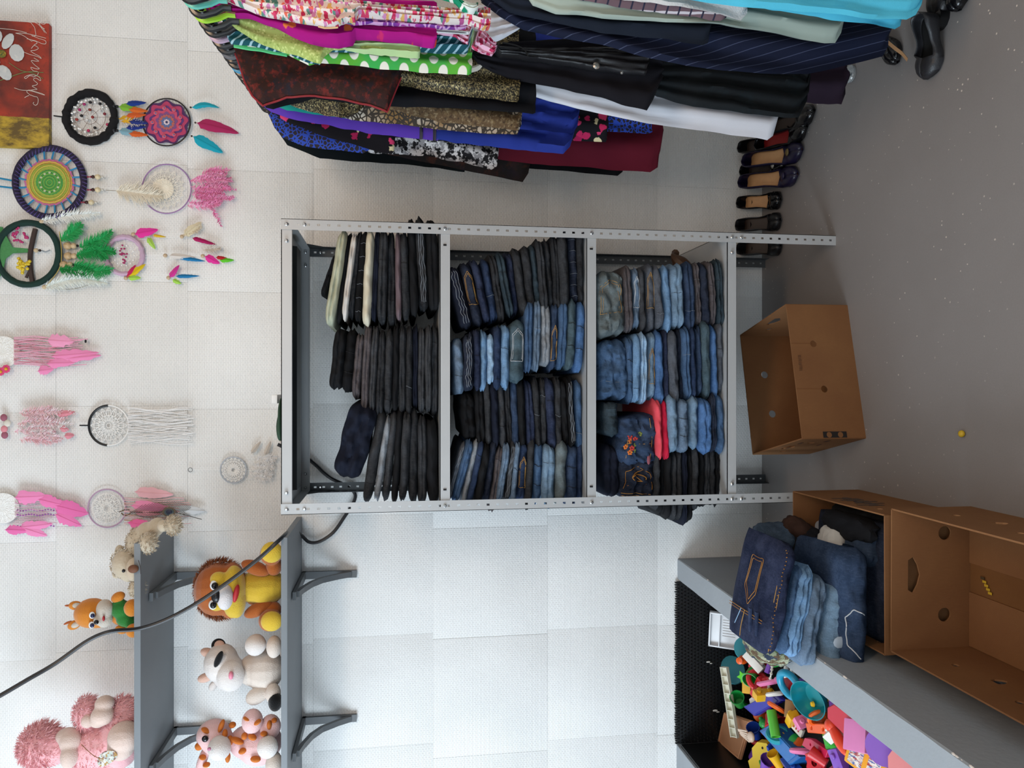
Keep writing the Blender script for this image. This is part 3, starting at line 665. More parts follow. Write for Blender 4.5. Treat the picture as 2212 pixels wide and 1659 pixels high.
garment('blue_lace_dress', 2.70, [(578, 245), (592, 276), (610, 297), (650, 313), (700, 323), (785, 331), (800, 322), (812, 290), (1310, 285), (1398, 290), (1407, 286)], LACEB, 'dress of royal blue lace over dark lining', 'dress', th=.015)
garment('black_white_blouse', 2.74, [(700, 300), (800, 330), (850, 335), (920, 339), (1000, 353), (1020, 357), (1060, 367), (1073, 360), (1077, 330)], BW, 'gathered blouse in black and white print', 'blouse', th=.017, amp=.012, folds=7, wr=.007)
garment('burgundy_skirt', 2.80, [(900, 290), (1080, 344), (1150, 353), (1250, 359), (1340, 366), (1406, 371), (1422, 360), (1427, 310)], BURG, 'long burgundy dress with the lowest hem by the wall', 'dress', th=.02, amp=.012, folds=3)
garment('dark_brown_dress', 2.85, [(700, 305), (900, 345), (1060, 379), (1130, 394), (1142, 374), (1148, 340)], BROWNP, 'dark dress with rust brown print at the wall end', 'dress', th=.014)
garment('black_long_dress', 2.89, [(590, 270), (620, 313), (690, 341), (760, 348), (850, 352), (940, 361), (1003, 370), (1009, 350)], BLK2, 'black green dress second from the wall', 'dress', th=.015)
garment('black_skirt', 2.93, [(700, 300), (1000, 350), (1150, 363), (1250, 371), (1335, 379), (1346, 370)], BLK, 'black dress last on the rail against the wall', 'dress', th=.012)
# ---- lower rail
cd = thing('turquoise_dress', W(1985, 0, 1.89 - CD), 'turquoise cotton dress hanging lowest beside the black shoes', 'dress', 'garments on the clothes rack')
garment('outer_layer', 1.885, [(1380, -40), (1480, 0), (1600, 14), (1740, 28), (1850, 41), (1955, 45), (1975, 34), (1987, 12), (1993, -10)], CYAN, parent=cd, th=.018, amp=.009, right=[(1380, -120), (1993, -110)])
garment('inner_layer', 1.925, [(1560, 0), (1640, 16), (1740, 30), (1800, 41), (1900, 53), (1932, 64), (1945, 56), (1951, 30)], CYAN, parent=cd, th=.01, right=[(1560, -100), (1951, -90)])
sj = thing('plaid_fleece_jacket', W(1610, 20, 1.95 - CD), 'plaid jacket with thick white fleece lining', 'jacket', 'garments on the clothes rack')
garment('fleece_lining', 1.945, [(1230, -30), (1350, 0), (1480, 20), (1560, 31), (1600, 46), (1613, 30)], FLEECE, parent=sj, th=.014, right=[(1230, -110), (1613, -100)])
garment('plaid_shell', 1.968, [(1240, -5), (1300, 8), (1400, 22), (1500, 34), (1556, 46), (1569, 38)], PLAID, parent=sj, th=.01, right=[(1230, -110), (1613, -100)])
garment('sage_trousers', 2.0, [(1135, -12), (1150, 12), (1200, 30), (1300, 42), (1440, 51), (1560, 53), (1620, 63), (1700, 79), (1780, 93), (1803, 92), (1816, 70), (1823, 40)], SAGE, 'pale sage green wide trousers', 'trousers', th=.018, amp=.01, right=[(1135, -60), (1823, -70)])
garment('slate_trousers', 2.045, [(1052, -6), (1100, 28), (1180, 45), (1300, 68), (1440, 84), (1518, 98), (1530, 94), (1538, 50)], SLATE, 'dark slate trousers between sage trousers and navy pinstripe', 'trousers', th=.014, right=[(1050, -50), (1540, -60)])
garment('pinstripe_trousers', 2.1, [(1042, 8), (1080, 36), (1130, 63), (1200, 80), (1300, 100), (1400, 128), (1480, 146), (1560, 157), (1640, 161), (1740, 162), (1800, 150), (1870, 132), (1904, 123), (1916, 100), (1918, 55)], PIN, 'navy pinstripe trousers hanging nearly to the floor', 'trousers', th=.02, amp=.014, folds=3, right=[(1040, -40), (1918, -50)])
garment('white_shirt', 2.15, [(1034, 60), (1055, 92), (1062, 92), (1090, 82), (1128, 61), (1133, 50)], WHITE, 'corner of a white shirt above the black leather jacket', 'shirt', right=[(1030, 10), (1133, 10)], th=.008)
lj = garment('leather_jacket', 2.19, [(1048, 70), (1065, 102), (1080, 123), (1150, 131), (1250, 146), (1300, 154), (1393, 164), (1397, 150)], LEATH, 'black grained leather jacket with silver snap buttons', 'jacket', th=.024, amp=.004)
for x, y, r_ in ((1288, 142, .0105), (1343, 157, .005)):
    P = W(x, y, 2.19 - CD - .024); MB().lathe([(.001, .006), (r_ * .55, .006), (r_, .002), (r_, 0)], 14, Matrix.Translation(P) @ Matrix.Rotation(R(90), 4, 'X')).build('snap_button', plain('#d5d0c8', .25, .9), lj)
sp = spline([W(1085, 92, -1.147), W(1115, 98, -1.147), W(1133, 108, -1.147), W(1141, 122, -1.147)], 4); MB().tube(sp, .0022, 5).build('pocket_seam', plain('#08080a', .5), lj)
garment('black_jacket', 2.26, [(1010, 112), (1030, 140), (1060, 156), (1100, 171), (1200, 189), (1300, 211), (1399, 238), (1412, 214), (1426, 178)], MATTE, 'plain matte black jacket beside the white trousers', 'jacket', th=.022, amp=.006)
garment('velvet_trousers', 2.34, [(1300, 150), (1380, 172), (1400, 196), (1420, 209), (1500, 229), (1600, 243), (1690, 257), (1722, 256), (1737, 225), (1741, 170)], VELV, 'black velvet trousers in front of the red-lined pumps', 'trousers', th=.02, amp=.01)
wt = garment('white_trousers', 2.40, [(1083, 172), (1100, 187), (1125, 201), (1155, 211), (1250, 236), (1300, 247), (1400, 268), (1450, 275), (1560, 288), (1658, 303), (1671, 293), (1681, 255)], WHITE, 'white trousers with elastic waist hanging in front of the pumps', 'trousers', th=.018, amp=.007, right=[(1083, 160), (1155, 120), (1681, 110)])
mb = MB()
for k in range(12):
    P = W(1118 + 3.2 * k, interp([(1100, 187), (1125, 201), (1155, 211)], 1118 + 3.2 * k) - 3, 2.40 - CD - .004); mb.ell(P, (.012, .006, .0022), nu=8, nv=5)
mb.build('elastic_gathers', cloth('#cfc6c0'), wt)
garment('mauve_trousers', 2.45, [(1560, 150), (1700, 214), (1760, 222), (1818, 226), (1827, 200), (1826, 140)], MAUVE, 'dark aubergine trousers with the hem just above the floor', 'trousers', th=.02, amp=.012, folds=3, right=[(1560, 60), (1827, 60)])
# ---- hangers
HC = {'black': plain('#0e0f12', .22), 'lilac': plain('#b79db4', .3), 'lime green': plain('#9fd42c', .35), 'blue': plain('#3d8fb5', .35), 'mint': plain('#62bfae', .35), 'white': plain('#e2ddd2', .35), 'bright green': plain('#10a070', .35), 'smoky grey': plain('#5c5f66', .25)}
def hanger(Y, col, label, rail=RZ, drop=.075, arms=.17, thick=.0065, tw=0.0, grp='hangers on the upper rail'):
    X = railX(Y); M = Matrix.Translation((X, Y, rail)) @ Matrix.Rotation(tw, 4, 'Z')
    h = thing('clothes_hanger', (X, Y, rail), label, 'hanger', grp)
    r = .0215
    hook = [M @ Vector((r * math.cos(a), 0, r * math.sin(a))) for a in [R(-30) + R(225) * k / 14 for k in range(15)]][::-1]
    hook = [M @ Vector((0, 0, -drop)), M @ Vector((0, 0, -.05)), M @ Vector((-.012, 0, -.032))] + hook
    MB().tube(hook, thick, 8).build('hook', HC[col], h)
    if arms: MB().tube(spline([M @ Vector((-arms, 0, -drop - .055)), M @ Vector((-arms * .5, 0, -drop - .022)), M @ Vector((0, 0, -drop)), M @ Vector((arms * .5, 0, -drop - .022)), M @ Vector((arms, 0, -drop - .055))], 3), thick * .9, 7).build('shoulder_bar', HC[col], h)
ys = [-1.47 + .047 * k for k in range(24)]
for k, Y in enumerate(ys):
    col = {1: 'mint', 3: 'lime green', 6: 'lilac', 9: 'smoky grey', 12: 'blue', 16: 'smoky grey', 20: 'blue'}.get(k, 'black')
    lab = {1: 'mint green plastic hanger at the outer end of the upper rail', 3: 'lime green plastic hanger above the magenta tunic', 6: 'lilac plastic hanger hooked over the upper rail', 9: 'smoky grey hanger nearer the lilac one', 12: 'blue plastic hanger nearer the middle of the upper rail', 16: 'smoky grey hanger above the brocade jacket', 20: 'blue plastic hanger nearer the wall end'}.get(k, 'glossy black plastic hanger hooked over the upper rail')
    hanger(Y, col, lab, tw=RND.uniform(-.35, .35), thick=.0085 if col == 'black' else .007, arms=.05 if k > 15 else 0, drop=.07)
hanger(-1.05, 'white', 'white plastic hanger hook on the lower rail', RZ2, grp='hangers on the lower rail', thick=.009, arms=0)
hanger(-.93, 'bright green', 'bright green hanger ring above the white trousers', RZ2, grp='hangers on the lower rail', thick=.005, arms=0)
# ================================================================== WALL SHELVES, CABLE
GREYP = plain('#787e83', .55, 0, .06, 8); GREYD = plain('#5c6063', .5, 0, .06, 8)
def wall_shelf(z, x1, label, brs, yd=.415):
    x0 = -1.95
    t = thing('wall_shelf', ((x0 + x1) / 2, -yd / 2, z), label, 'shelf', 'grey toy shelves on the wall')
    mb = MB(); M = Matrix.Translation(((x0 + x1) / 2, -yd / 2, z + .011)); mb.box((0, 0, 0), (x1 - x0, yd, .022), M, bev=.002); mb.build('board', GREYP, t)
    for bx in brs:
        b = MB()
        def strip(pts, w=.030, th=.013):
            rings = []
            for i, (y, zz) in enumerate(pts):
                a = pts[max(0, i - 1)]; c = pts[min(len(pts) - 1, i + 1)]; d = Vector((0, c[0] - a[0], c[1] - a[1])).normalized(); nn = Vector((0, -d.z, d.y))
                p = Vector((bx, y, z + zz)); rings.append([p + Vector((sx * w / 2, 0, 0)) + nn * sn * th / 2 for sx, sn in ((-1, -1), (1, -1), (1, 1), (-1, 1))])
            b.loft(rings)
        strip([(-.012, 0), (-.012, -.1), (-.012, -.205), (-.012, -.225)])
        strip([(-.0, -.010), (-.2, -.010), (-.33, -.010)])
        strip([(-.018, -.20), (-.05, -.15), (-.10, -.09), (-.16, -.055), (-.24, -.03), (-.30, -.018)], .022, .016)
        br = b.build('bracket', GREYD, t, smooth=False)
    return t
wall_shelf(2.553, -.566, 'upper grey wall shelf with the bear, fox and fluffy pink dog', (W(450, 1240).x, W(450, 1572).x))
wall_shelf(2.045, -.555, 'lower grey wall shelf with lion, cow and spotted giraffe toys', (W(700, 1240).x, W(700, 1552).x), .44)
CB = plain('#16171c', .4)
pts = [W(-60, 1535, -.70), W(0, 1503, -.66), W(60, 1468, -.62), W(120, 1433, -.58), W(190, 1384, -.55), W(240, 1364, -.54), (W(300, 1358, -.50)), W(360, 1338, -.48), W(430, 1300, -.47), W(500, 1252, -.46), W(560, 1206, -.46), W(605, 1165, -.452)]
pts += [W(622, 1150, -.30), W(640, 1148, -.12), W(652, 1157, -.03), W(668, 1171, -.02), W(690, 1170, -.02), W(720, 1150, -.02), W(745, 1115, -.02), W(764, 1085, -.02), W(766, 1065, -.02), W(745, 1048, -.018), W(718, 1035, -.018), W(700, 1022, -.02), W(680, 1003, -.02), W(655, 985, -.02), W(600, 960, -.02)]
tag(MB().tube(spline(pts, 6), [.0072] * 200, 8).build('power_cable', CB), 'thick black cable slung across the toys and down behind shelving', 'cable')
# ================================================================== PLUSH TOYS
def fuzz(c, var=.12, bsc=260):
    k = ('fz', c)
    if k not in MATS:
        n = N('plush_' + c.strip('#')); b = lin(c); f = n.noise(bsc, detail=2); g = n.noise(14, detail=4)
        col = n.mix(g, sh(b, .85), sh(b, 1.1)); col = n.mix(n.math('MULTIPLY', f, .35), col, sh(b, .6)); n.bump(f, .6, .003)
        MATS[k] = n.done(col, .95, sheen=.3, spec=.1)
    return MATS[k]
class Plush:
    def __init__(s, name, x, y, Y, z, label):
        s.Y = Y; p = W(x, y, Y); s.t = thing(name, (p.x, Y, z), label, 'soft toy', 'soft toys on the wall shelves')
    def P(s, x, y, dY=0): return W(x, y, s.Y + dY)
    def e(s, name, x, y, rx, ry, mat, dY=0.0, rd=None, rot=0, parent=None, nu=16, nv=10, pw=1.0):
        c = s.P(x, y, dY); m = pxm(c); rd = rd if rd is not None else (rx + ry) / 2
        return MB().ell(c, (ry * m, rd * m, rx * m), Matrix.Rotation(R(rot), 3, 'Y'), nu, nv, pw=pw).build(name, mat, parent or s.t)
    def multi(s, name, items, mat, parent=None):
        mb = MB()
        for (x, y, rx, ry, dY, rot) in items:
            c = s.P(x, y, dY); m = pxm(c); mb.ell(c, (ry * m, (rx + ry) / 2 * m, rx * m), Matrix.Rotation(R(rot), 3, 'Y'), 14, 9)
        o = mb.build(name, mat, parent or s.t)
        md = o.modifiers.new('rm', 'REMESH'); md.mode = 'VOXEL'; md.voxel_size = .0045; md.use_smooth_shade = True
        md2 = o.modifiers.new('sm', 'SMOOTH'); md2.iterations = 6; md2.factor = .6
        return o
    def fur(s, name, x, y, rx, ry, rd, mat, n, ln, dY=0, wid=.0022, a0=0, a1=360, face=False, parent=None, droop=.3):
        c = s.P(x, y, dY); m = pxm(c); mb = MB(); k = 0
        while k < n:
            d = Vector((RND.gauss(0, 1), RND.gauss(0, 1), RND.gauss(0, 1))).normalized()
            if d.y > .35: continue
            an = math.degrees(math.atan2(d.z, d.x)) % 360
            if not (a0 <= an <= a1): continue
            if face and d.y < -.55: continue
            k += 1
            p = c + Vector((d.x * ry * m, d.y * rd * m, d.z * rx * m)) * .97
            dirn = (d + Vector((RND.uniform(-.5, .5), RND.uniform(-.5, .3), RND.uniform(-.5, .5) - droop))).normalized()
            L = ln * m * RND.uniform(.6, 1.2); sd = dirn.orthogonal().normalized(); sd = Matrix.Rotation(RND.random() * 6.28, 3, dirn) @ sd
            q = p + dirn * L * .55 + Vector((0, 0, -.04 * L)); e_ = p + dirn * L + Vector((0, 0, -.25 * L))
            mb.add([p - sd * wid, p + sd * wid, q + sd * wid * .7, q - sd * wid * .7, e_], [(0, 1, 2, 3), (3, 2, 4)])
        o = mb.build(name, mat, parent or s.t); o['kind'] = 'stuff'; return o
EYEW = plain('#e8eef0', .2, var=.02); EYEB = plain('#0c0c10', .12, var=.02); 
# --- lion
L = Plush('plush_lion', 560, 1268, -.27, 2.067, 'orange and yellow plush lion sitting behind the black cable')
OR, YE, WH = fuzz('#a85c2a'), fuzz('#d6b43c'), fuzz('#e2dcdc')
L.multi('body', [(572, 1268, 46, 38, 0, 0), (552, 1268, 40, 34, 0, 0)], YE)
L.e('back', 568, 1268, 46, 44, OR, .03, 30)
hd = L.multi('head', [(472, 1272, 50, 58, -.02, 0), (500, 1275, 32, 62, -.02, 0)], OR)
L.multi('face', [(505, 1278, 25, 58, -.055, 0), (474, 1252, 20, 17, -.085, 20), (472, 1304, 20, 15, -.085, -20), (512, 1300, 18, 36, -.065, 0)], YE, hd)
L.e('muzzle', 486, 1290, 17, 28, WH, -.125, 20, parent=hd)
L.e('nose', 468, 1288, 11, 14, plain('#121014', .35), -.14, 12, parent=hd)
L.e('mouth', 510, 1282, 6, 20, plain('#b5232a', .6), -.118, 10, 12, parent=hd)
for (x, y) in ((463, 1264), (460, 1306)):
    L.e('eye_white', x, y, 9, 11, EYEW, -.108, 9, parent=hd); L.e('pupil', x + 1, y + 1, 7, 7.5, EYEB, -.117, 8, parent=hd)
L.fur('mane', 474, 1272, 50, 62, 26, fuzz('#8e4f28'), 1500, 13, -.01, .0016, face=True, parent=hd)
for (x, y, sx) in ((552, 1227, 1), (558, 1316, -1)): L.e('arm', x, y, 32, 15, OR, -.04, 15, 24 * sx)
L.multi('leg', [(586, 1196, 24, 25, -.07, 0), (592, 1222, 18, 22, -.03, 0)], OR); L.e('foot_pad', 587, 1193, 23, 23, YE, -.105, 14)
L.multi('leg', [(584, 1340, 25, 24, -.07, 0), (588, 1318, 20, 20, -.03, 0)], OR); L.e('foot_pad', 587, 1342, 23, 22, YE, -.105, 14)
# --- cow
K = Plush('plush_cow', 566, 1447, -.25, 2.067, 'white plush cow with one black eye patch and black hoof')
CW, CI = fuzz('#e3dcd8'), fuzz('#dccfc4'); PK = fuzz('#d9b3a2'); BK = fuzz('#141416')
K.multi('body', [(572, 1447, 40, 46, 0, 0), (545, 1447, 30, 34, 0, 0)], CI)
hd = K.multi('head', [(478, 1432, 36, 42, -.02, 0), (494, 1452, 32, 40, -.03, 0)], CW)
K.e('muzzle', 498, 1460, 29, 34, CW, -.07, 24, parent=hd)
K.e('eye_patch', 472, 1424, 7, 19, BK, -.085, 6, 24, parent=hd)
K.e('tongue', 499, 1459, 5, 9, plain('#e58aa0', .5), -.115, 6, parent=hd)
for (x, y, r_) in ((449, 1410, 20), (443, 1464, -14)): K.e('horn', x, y, 16, 10, PK, -.02, 10, r_, parent=hd)
K.e('ear', 472, 1394, 15, 15, BK, -.01, 7, parent=hd); K.e('inner_ear', 474, 1394, 11, 11, PK, -.02, 6, parent=hd); K.e('ear', 460, 1482, 8, 12, CW, 0, 6, 30, parent=hd)
K.e('arm', 552, 1393, 22, 23, CW, -.06); K.e('arm', 556, 1502, 26, 18, CI, -.05, 16, -28)
K.e('leg', 592, 1397, 16, 24, CI, -.08); K.e('leg', 590, 1498, 16, 22, CI, -.06); K.e('hoof', 595, 1516, 15, 20, BK, -.08, 18)
# --- giraffe
G = Plush('plush_giraffe', 552, 1608, -.25, 2.067, 'pale pink plush giraffe with orange spots at the shelf end')
GP, GO = fuzz('#ecc4c4'), plain('#c06a22', .85, bsc=200)
G.multi('body', [(560, 1605, 48, 46, 0, 0), (530, 1602, 34, 34, 0, 0)], GP)
hd = G.multi('head', [(462, 1588, 36, 34, -.02, 0), (470, 1600, 34, 30, -.03, 0)], GP)
G.e('muzzle', 474, 1616, 24, 26, CW, -.09, 26, parent=hd); G.e('eye', 443, 1596, 7, 7, EYEB, -.085, 5, parent=hd); G.e('nostril', 452, 1618, 4, 4, plain('#b5728c', .6), -.15, 3, parent=hd)
G.e('ear', 438, 1640, 10, 34, GP, -.03, 10, 20, parent=hd)
G.e('arm', 545, 1558, 22, 26, GP, -.07); G.e('arm', 584, 1570, 22, 26, GP, -.05); G.e('paw', 578, 1614, 22, 24, CW, -.11, 20); G.e('paw', 592, 1652, 18, 28, CI, -.10)
for (x, y, rx, ry, dY, r_) in ((478, 1568, 5, 12, -.075, 20), (445, 1578, 10, 4, -.072, 30), (486, 1585, 5, 8, -.08, 0), (502, 1566, 7, 5, -.055, 0), (536, 1553, 10, 3.5, -.105, 20), (556, 1560, 8, 4, -.112, -30), (512, 1600, 14, 5, -.078, 25), (524, 1622, 8, 5, -.082, -20), (545, 1592, 9, 5, -.1, 30), (528, 1590, 6, 6, -.085, 0), (582, 1566, 5, 8, -.095, 0), (592, 1556, 6, 4, -.08, 0), (430, 1612, 8, 7, -.06, 0), (438, 1636, 7, 4, -.065, 20), (446, 1652, 7, 4, -.06, 0), (492, 1635, 5, 10, -.07, 0), (552, 1640, 10, 5, -.1, 10), (497, 1600, 6, 9, -.072, 0), (570, 1585, 7, 4, -.11, 10)):
    G.e('spot', x, y, rx * 1.1, ry * 1.25, GO, dY + .012, 9, r_, nu=12, nv=8)
# --- fox
Xf = Plush('plush_fox', 265, 1328, -.26, 2.575, 'small orange plush fox wearing a green vest')
FO, FW_ = fuzz('#d0822f'), fuzz('#c9c0b4'); GV = fuzz('#2e7a35')
Xf.e('body', 272, 1326, 32, 25, FO, 0)
hd = Xf.multi('head', [(198, 1324, 35, 32, -.02, 0), (212, 1326, 26, 31, -.02, 0)], FO)
Xf.multi('cheeks', [(226, 1316, 17, 22, -.05, 0), (226, 1338, 16, 18, -.05, 0), (212, 1340, 10, 11, -.07, 0)], FW_, hd)
Xf.e('nose', 208, 1344, 5, 5, EYEB, -.098, 5, parent=hd); Xf.e('mouth', 224, 1336, 2.5, 6, plain('#a8242c', .6), -.085, 4, parent=hd)
for (x, y) in ((199, 1329), (198, 1350)): Xf.e('eye_white', x, y, 6, 7.5, EYEW, -.078, 4, parent=hd); Xf.e('pupil', x + 1, y + 1, 4.5, 5, plain('#16204a', .15), -.083, 4, parent=hd)
for (x, y, a) in ((163, 1308, 0), (160, 1350, -24)): Xf.e('ear', x, y, 14, 10, FO, -.02, 6, a, parent=hd); Xf.e('ear_tuft', x - 14, y + a * .2, 9, 2.5, fuzz('#a8562a'), -.02, 2, a, parent=hd); Xf.e('inner_ear', x + 3, y, 9, 6, FW_, -.032, 4, a, parent=hd)
Xf.multi('vest', [(262, 1316, 22, 20, -.03, 0), (272, 1336, 20, 18, -.03, 0), (285, 1352, 10, 14, -.04, 20), (255, 1300, 14, 6, -.035, -20)], GV)
Xf.e('arm', 255, 1290, 15, 11, FO, -.04, 10, -30); Xf.e('arm', 262, 1360, 13, 9, FO, -.03, 9, 20); Xf.e('foot', 286, 1313, 17, 19, FO, -.07, 16); Xf.e('foot', 288, 1362, 15, 15, FO, -.07, 14)
# --- bear
B = Plush('plush_bear', 300, 1210, -.28, 2.575, 'shaggy beige teddy bear lying over the end of its shelf')
BE = fuzz('#c6b8a2', bsc=120)
B.multi('body', [(300, 1172, 26, 34, -.04, 0), (318, 1152, 24, 26, -.05, 20), (336, 1140, 18, 24, -.06, 30)], BE)
hd = B.multi('head', [(270, 1218, 26, 33, -.06, 0), (282, 1230, 24, 28, -.06, 0)], BE)
B.e('snout', 290, 1230, 17, 26, fuzz('#cdbca5'), -.10, 20, parent=hd); B.e('nose', 288, 1229, 11, 9, plain('#6e4630', .7), -.145, 8, parent=hd)
B.e('eye', 267, 1233, 3.5, 4, EYEB, -.125, 4, parent=hd); B.e('ear', 258, 1190, 9, 13, BE, -.05, 8, parent=hd); B.e('ear', 252, 1240, 9, 10, BE, -.05, 8, parent=hd)
MB().tube(spline([B.P(299, 1210, -.145), B.P(303, 1225, -.15), B.P(304, 1240, -.14)], 4), .0012, 4).build('smile', plain('#2a1c14', .8), hd)
B.e('arm', 296, 1271, 16, 20, BE, -.08); B.e('leg', 320, 1172, 18, 23, BE, -.11); B.multi('leg', [(374, 1134, 17, 20, -.10, 0), (352, 1136, 12, 14, -.09, 0)], BE)
for (x, y, rx, ry, dY, n) in ((268, 1215, 26, 33, -.06, 420), (300, 1172, 26, 34, -.04, 380), (374, 1134, 17, 21, -.10, 320), (320, 1172, 18, 23, -.11, 260), (296, 1271, 16, 20, -.08, 220)):
    B.fur('fur', x, y, rx, ry, (rx + ry) / 2, BE, n, 6, dY, .0016, face=(n == 420), parent=hd if n == 420 else None)
# --- fluffy pink dog
D = Plush('plush_dog', 216, 1610, -.24, 2.575, 'big fluffy pink plush dog with beige muzzle and paws')
PI_, BG = fuzz('#fbbcc0'), fuzz('#e0c8bc')
D.multi('body', [(215, 1608, 62, 52, 0, 0), (262, 1590, 42, 70, 0, 0), (190, 1540, 26, 36, -.03, 0), (268, 1545, 36, 40, -.02, 0)], PI_)
hd = D.multi('head', [(90, 1608, 44, 44, -.03, 0), (120, 1612, 30, 40, -.03, 0)], PI_)
D.multi('muzzle', [(152, 1600, 22, 26, -.07, 0), (146, 1590, 24, 18, -.06, 0), (150, 1634, 18, 26, -.09, 0)], BG, hd)
D.multi('paw', [(226, 1520, 20, 18, -.07, 0), (222, 1545, 24, 22, -.08, 0), (212, 1556, 18, 16, -.08, 0)], BG)
D.multi('foot', [(268, 1592, 33, 34, -.10, 0), (262, 1612, 28, 30, -.10, 0)], BG)
D.e('paw', 190, 1556, 14, 16, BG, -.07)
for (x, y, rx, ry, rd, dY, n, ln) in ((90, 1608, 44, 44, 44, -.03, 1500, 14), (215, 1608, 62, 52, 52, 0, 1500, 12), (262, 1540, 40, 34, 38, -.02, 900, 11), (188, 1540, 26, 36, 30, -.03, 700, 10)):
    D.fur('fur', x, y, rx, ry, rd, PI_, n, ln, dY, .0017, parent=hd if x == 90 else None)
P = D.P(232, 1640, -.15); tg = MB(); tg.poly([(.024 * math.cos(a * .3142) * (1 + .25 * math.cos(a * .3142)), .036 * math.sin(a * .3142)) for a in range(20)], [], .0015, Matrix.Translation(P) @ Matrix.Rotation(R(90), 4, 'X') @ Matrix.Rotation(R(30), 4, 'Z'))
tg.build('paper_tag', blotch('tag_print', ['#b9c4bd', '#7a4a42', '#d8d5cd', '#b08a4a'], 60, .05, .35), D.t)
MB().tube(spline([D.P(176, 1608, -.09), D.P(190, 1622, -.13), D.P(205, 1634, -.15), D.P(222, 1640, -.15)], 4), .0012, 4).build('tag_string', plain('#8a5a2a', .7), D.t)
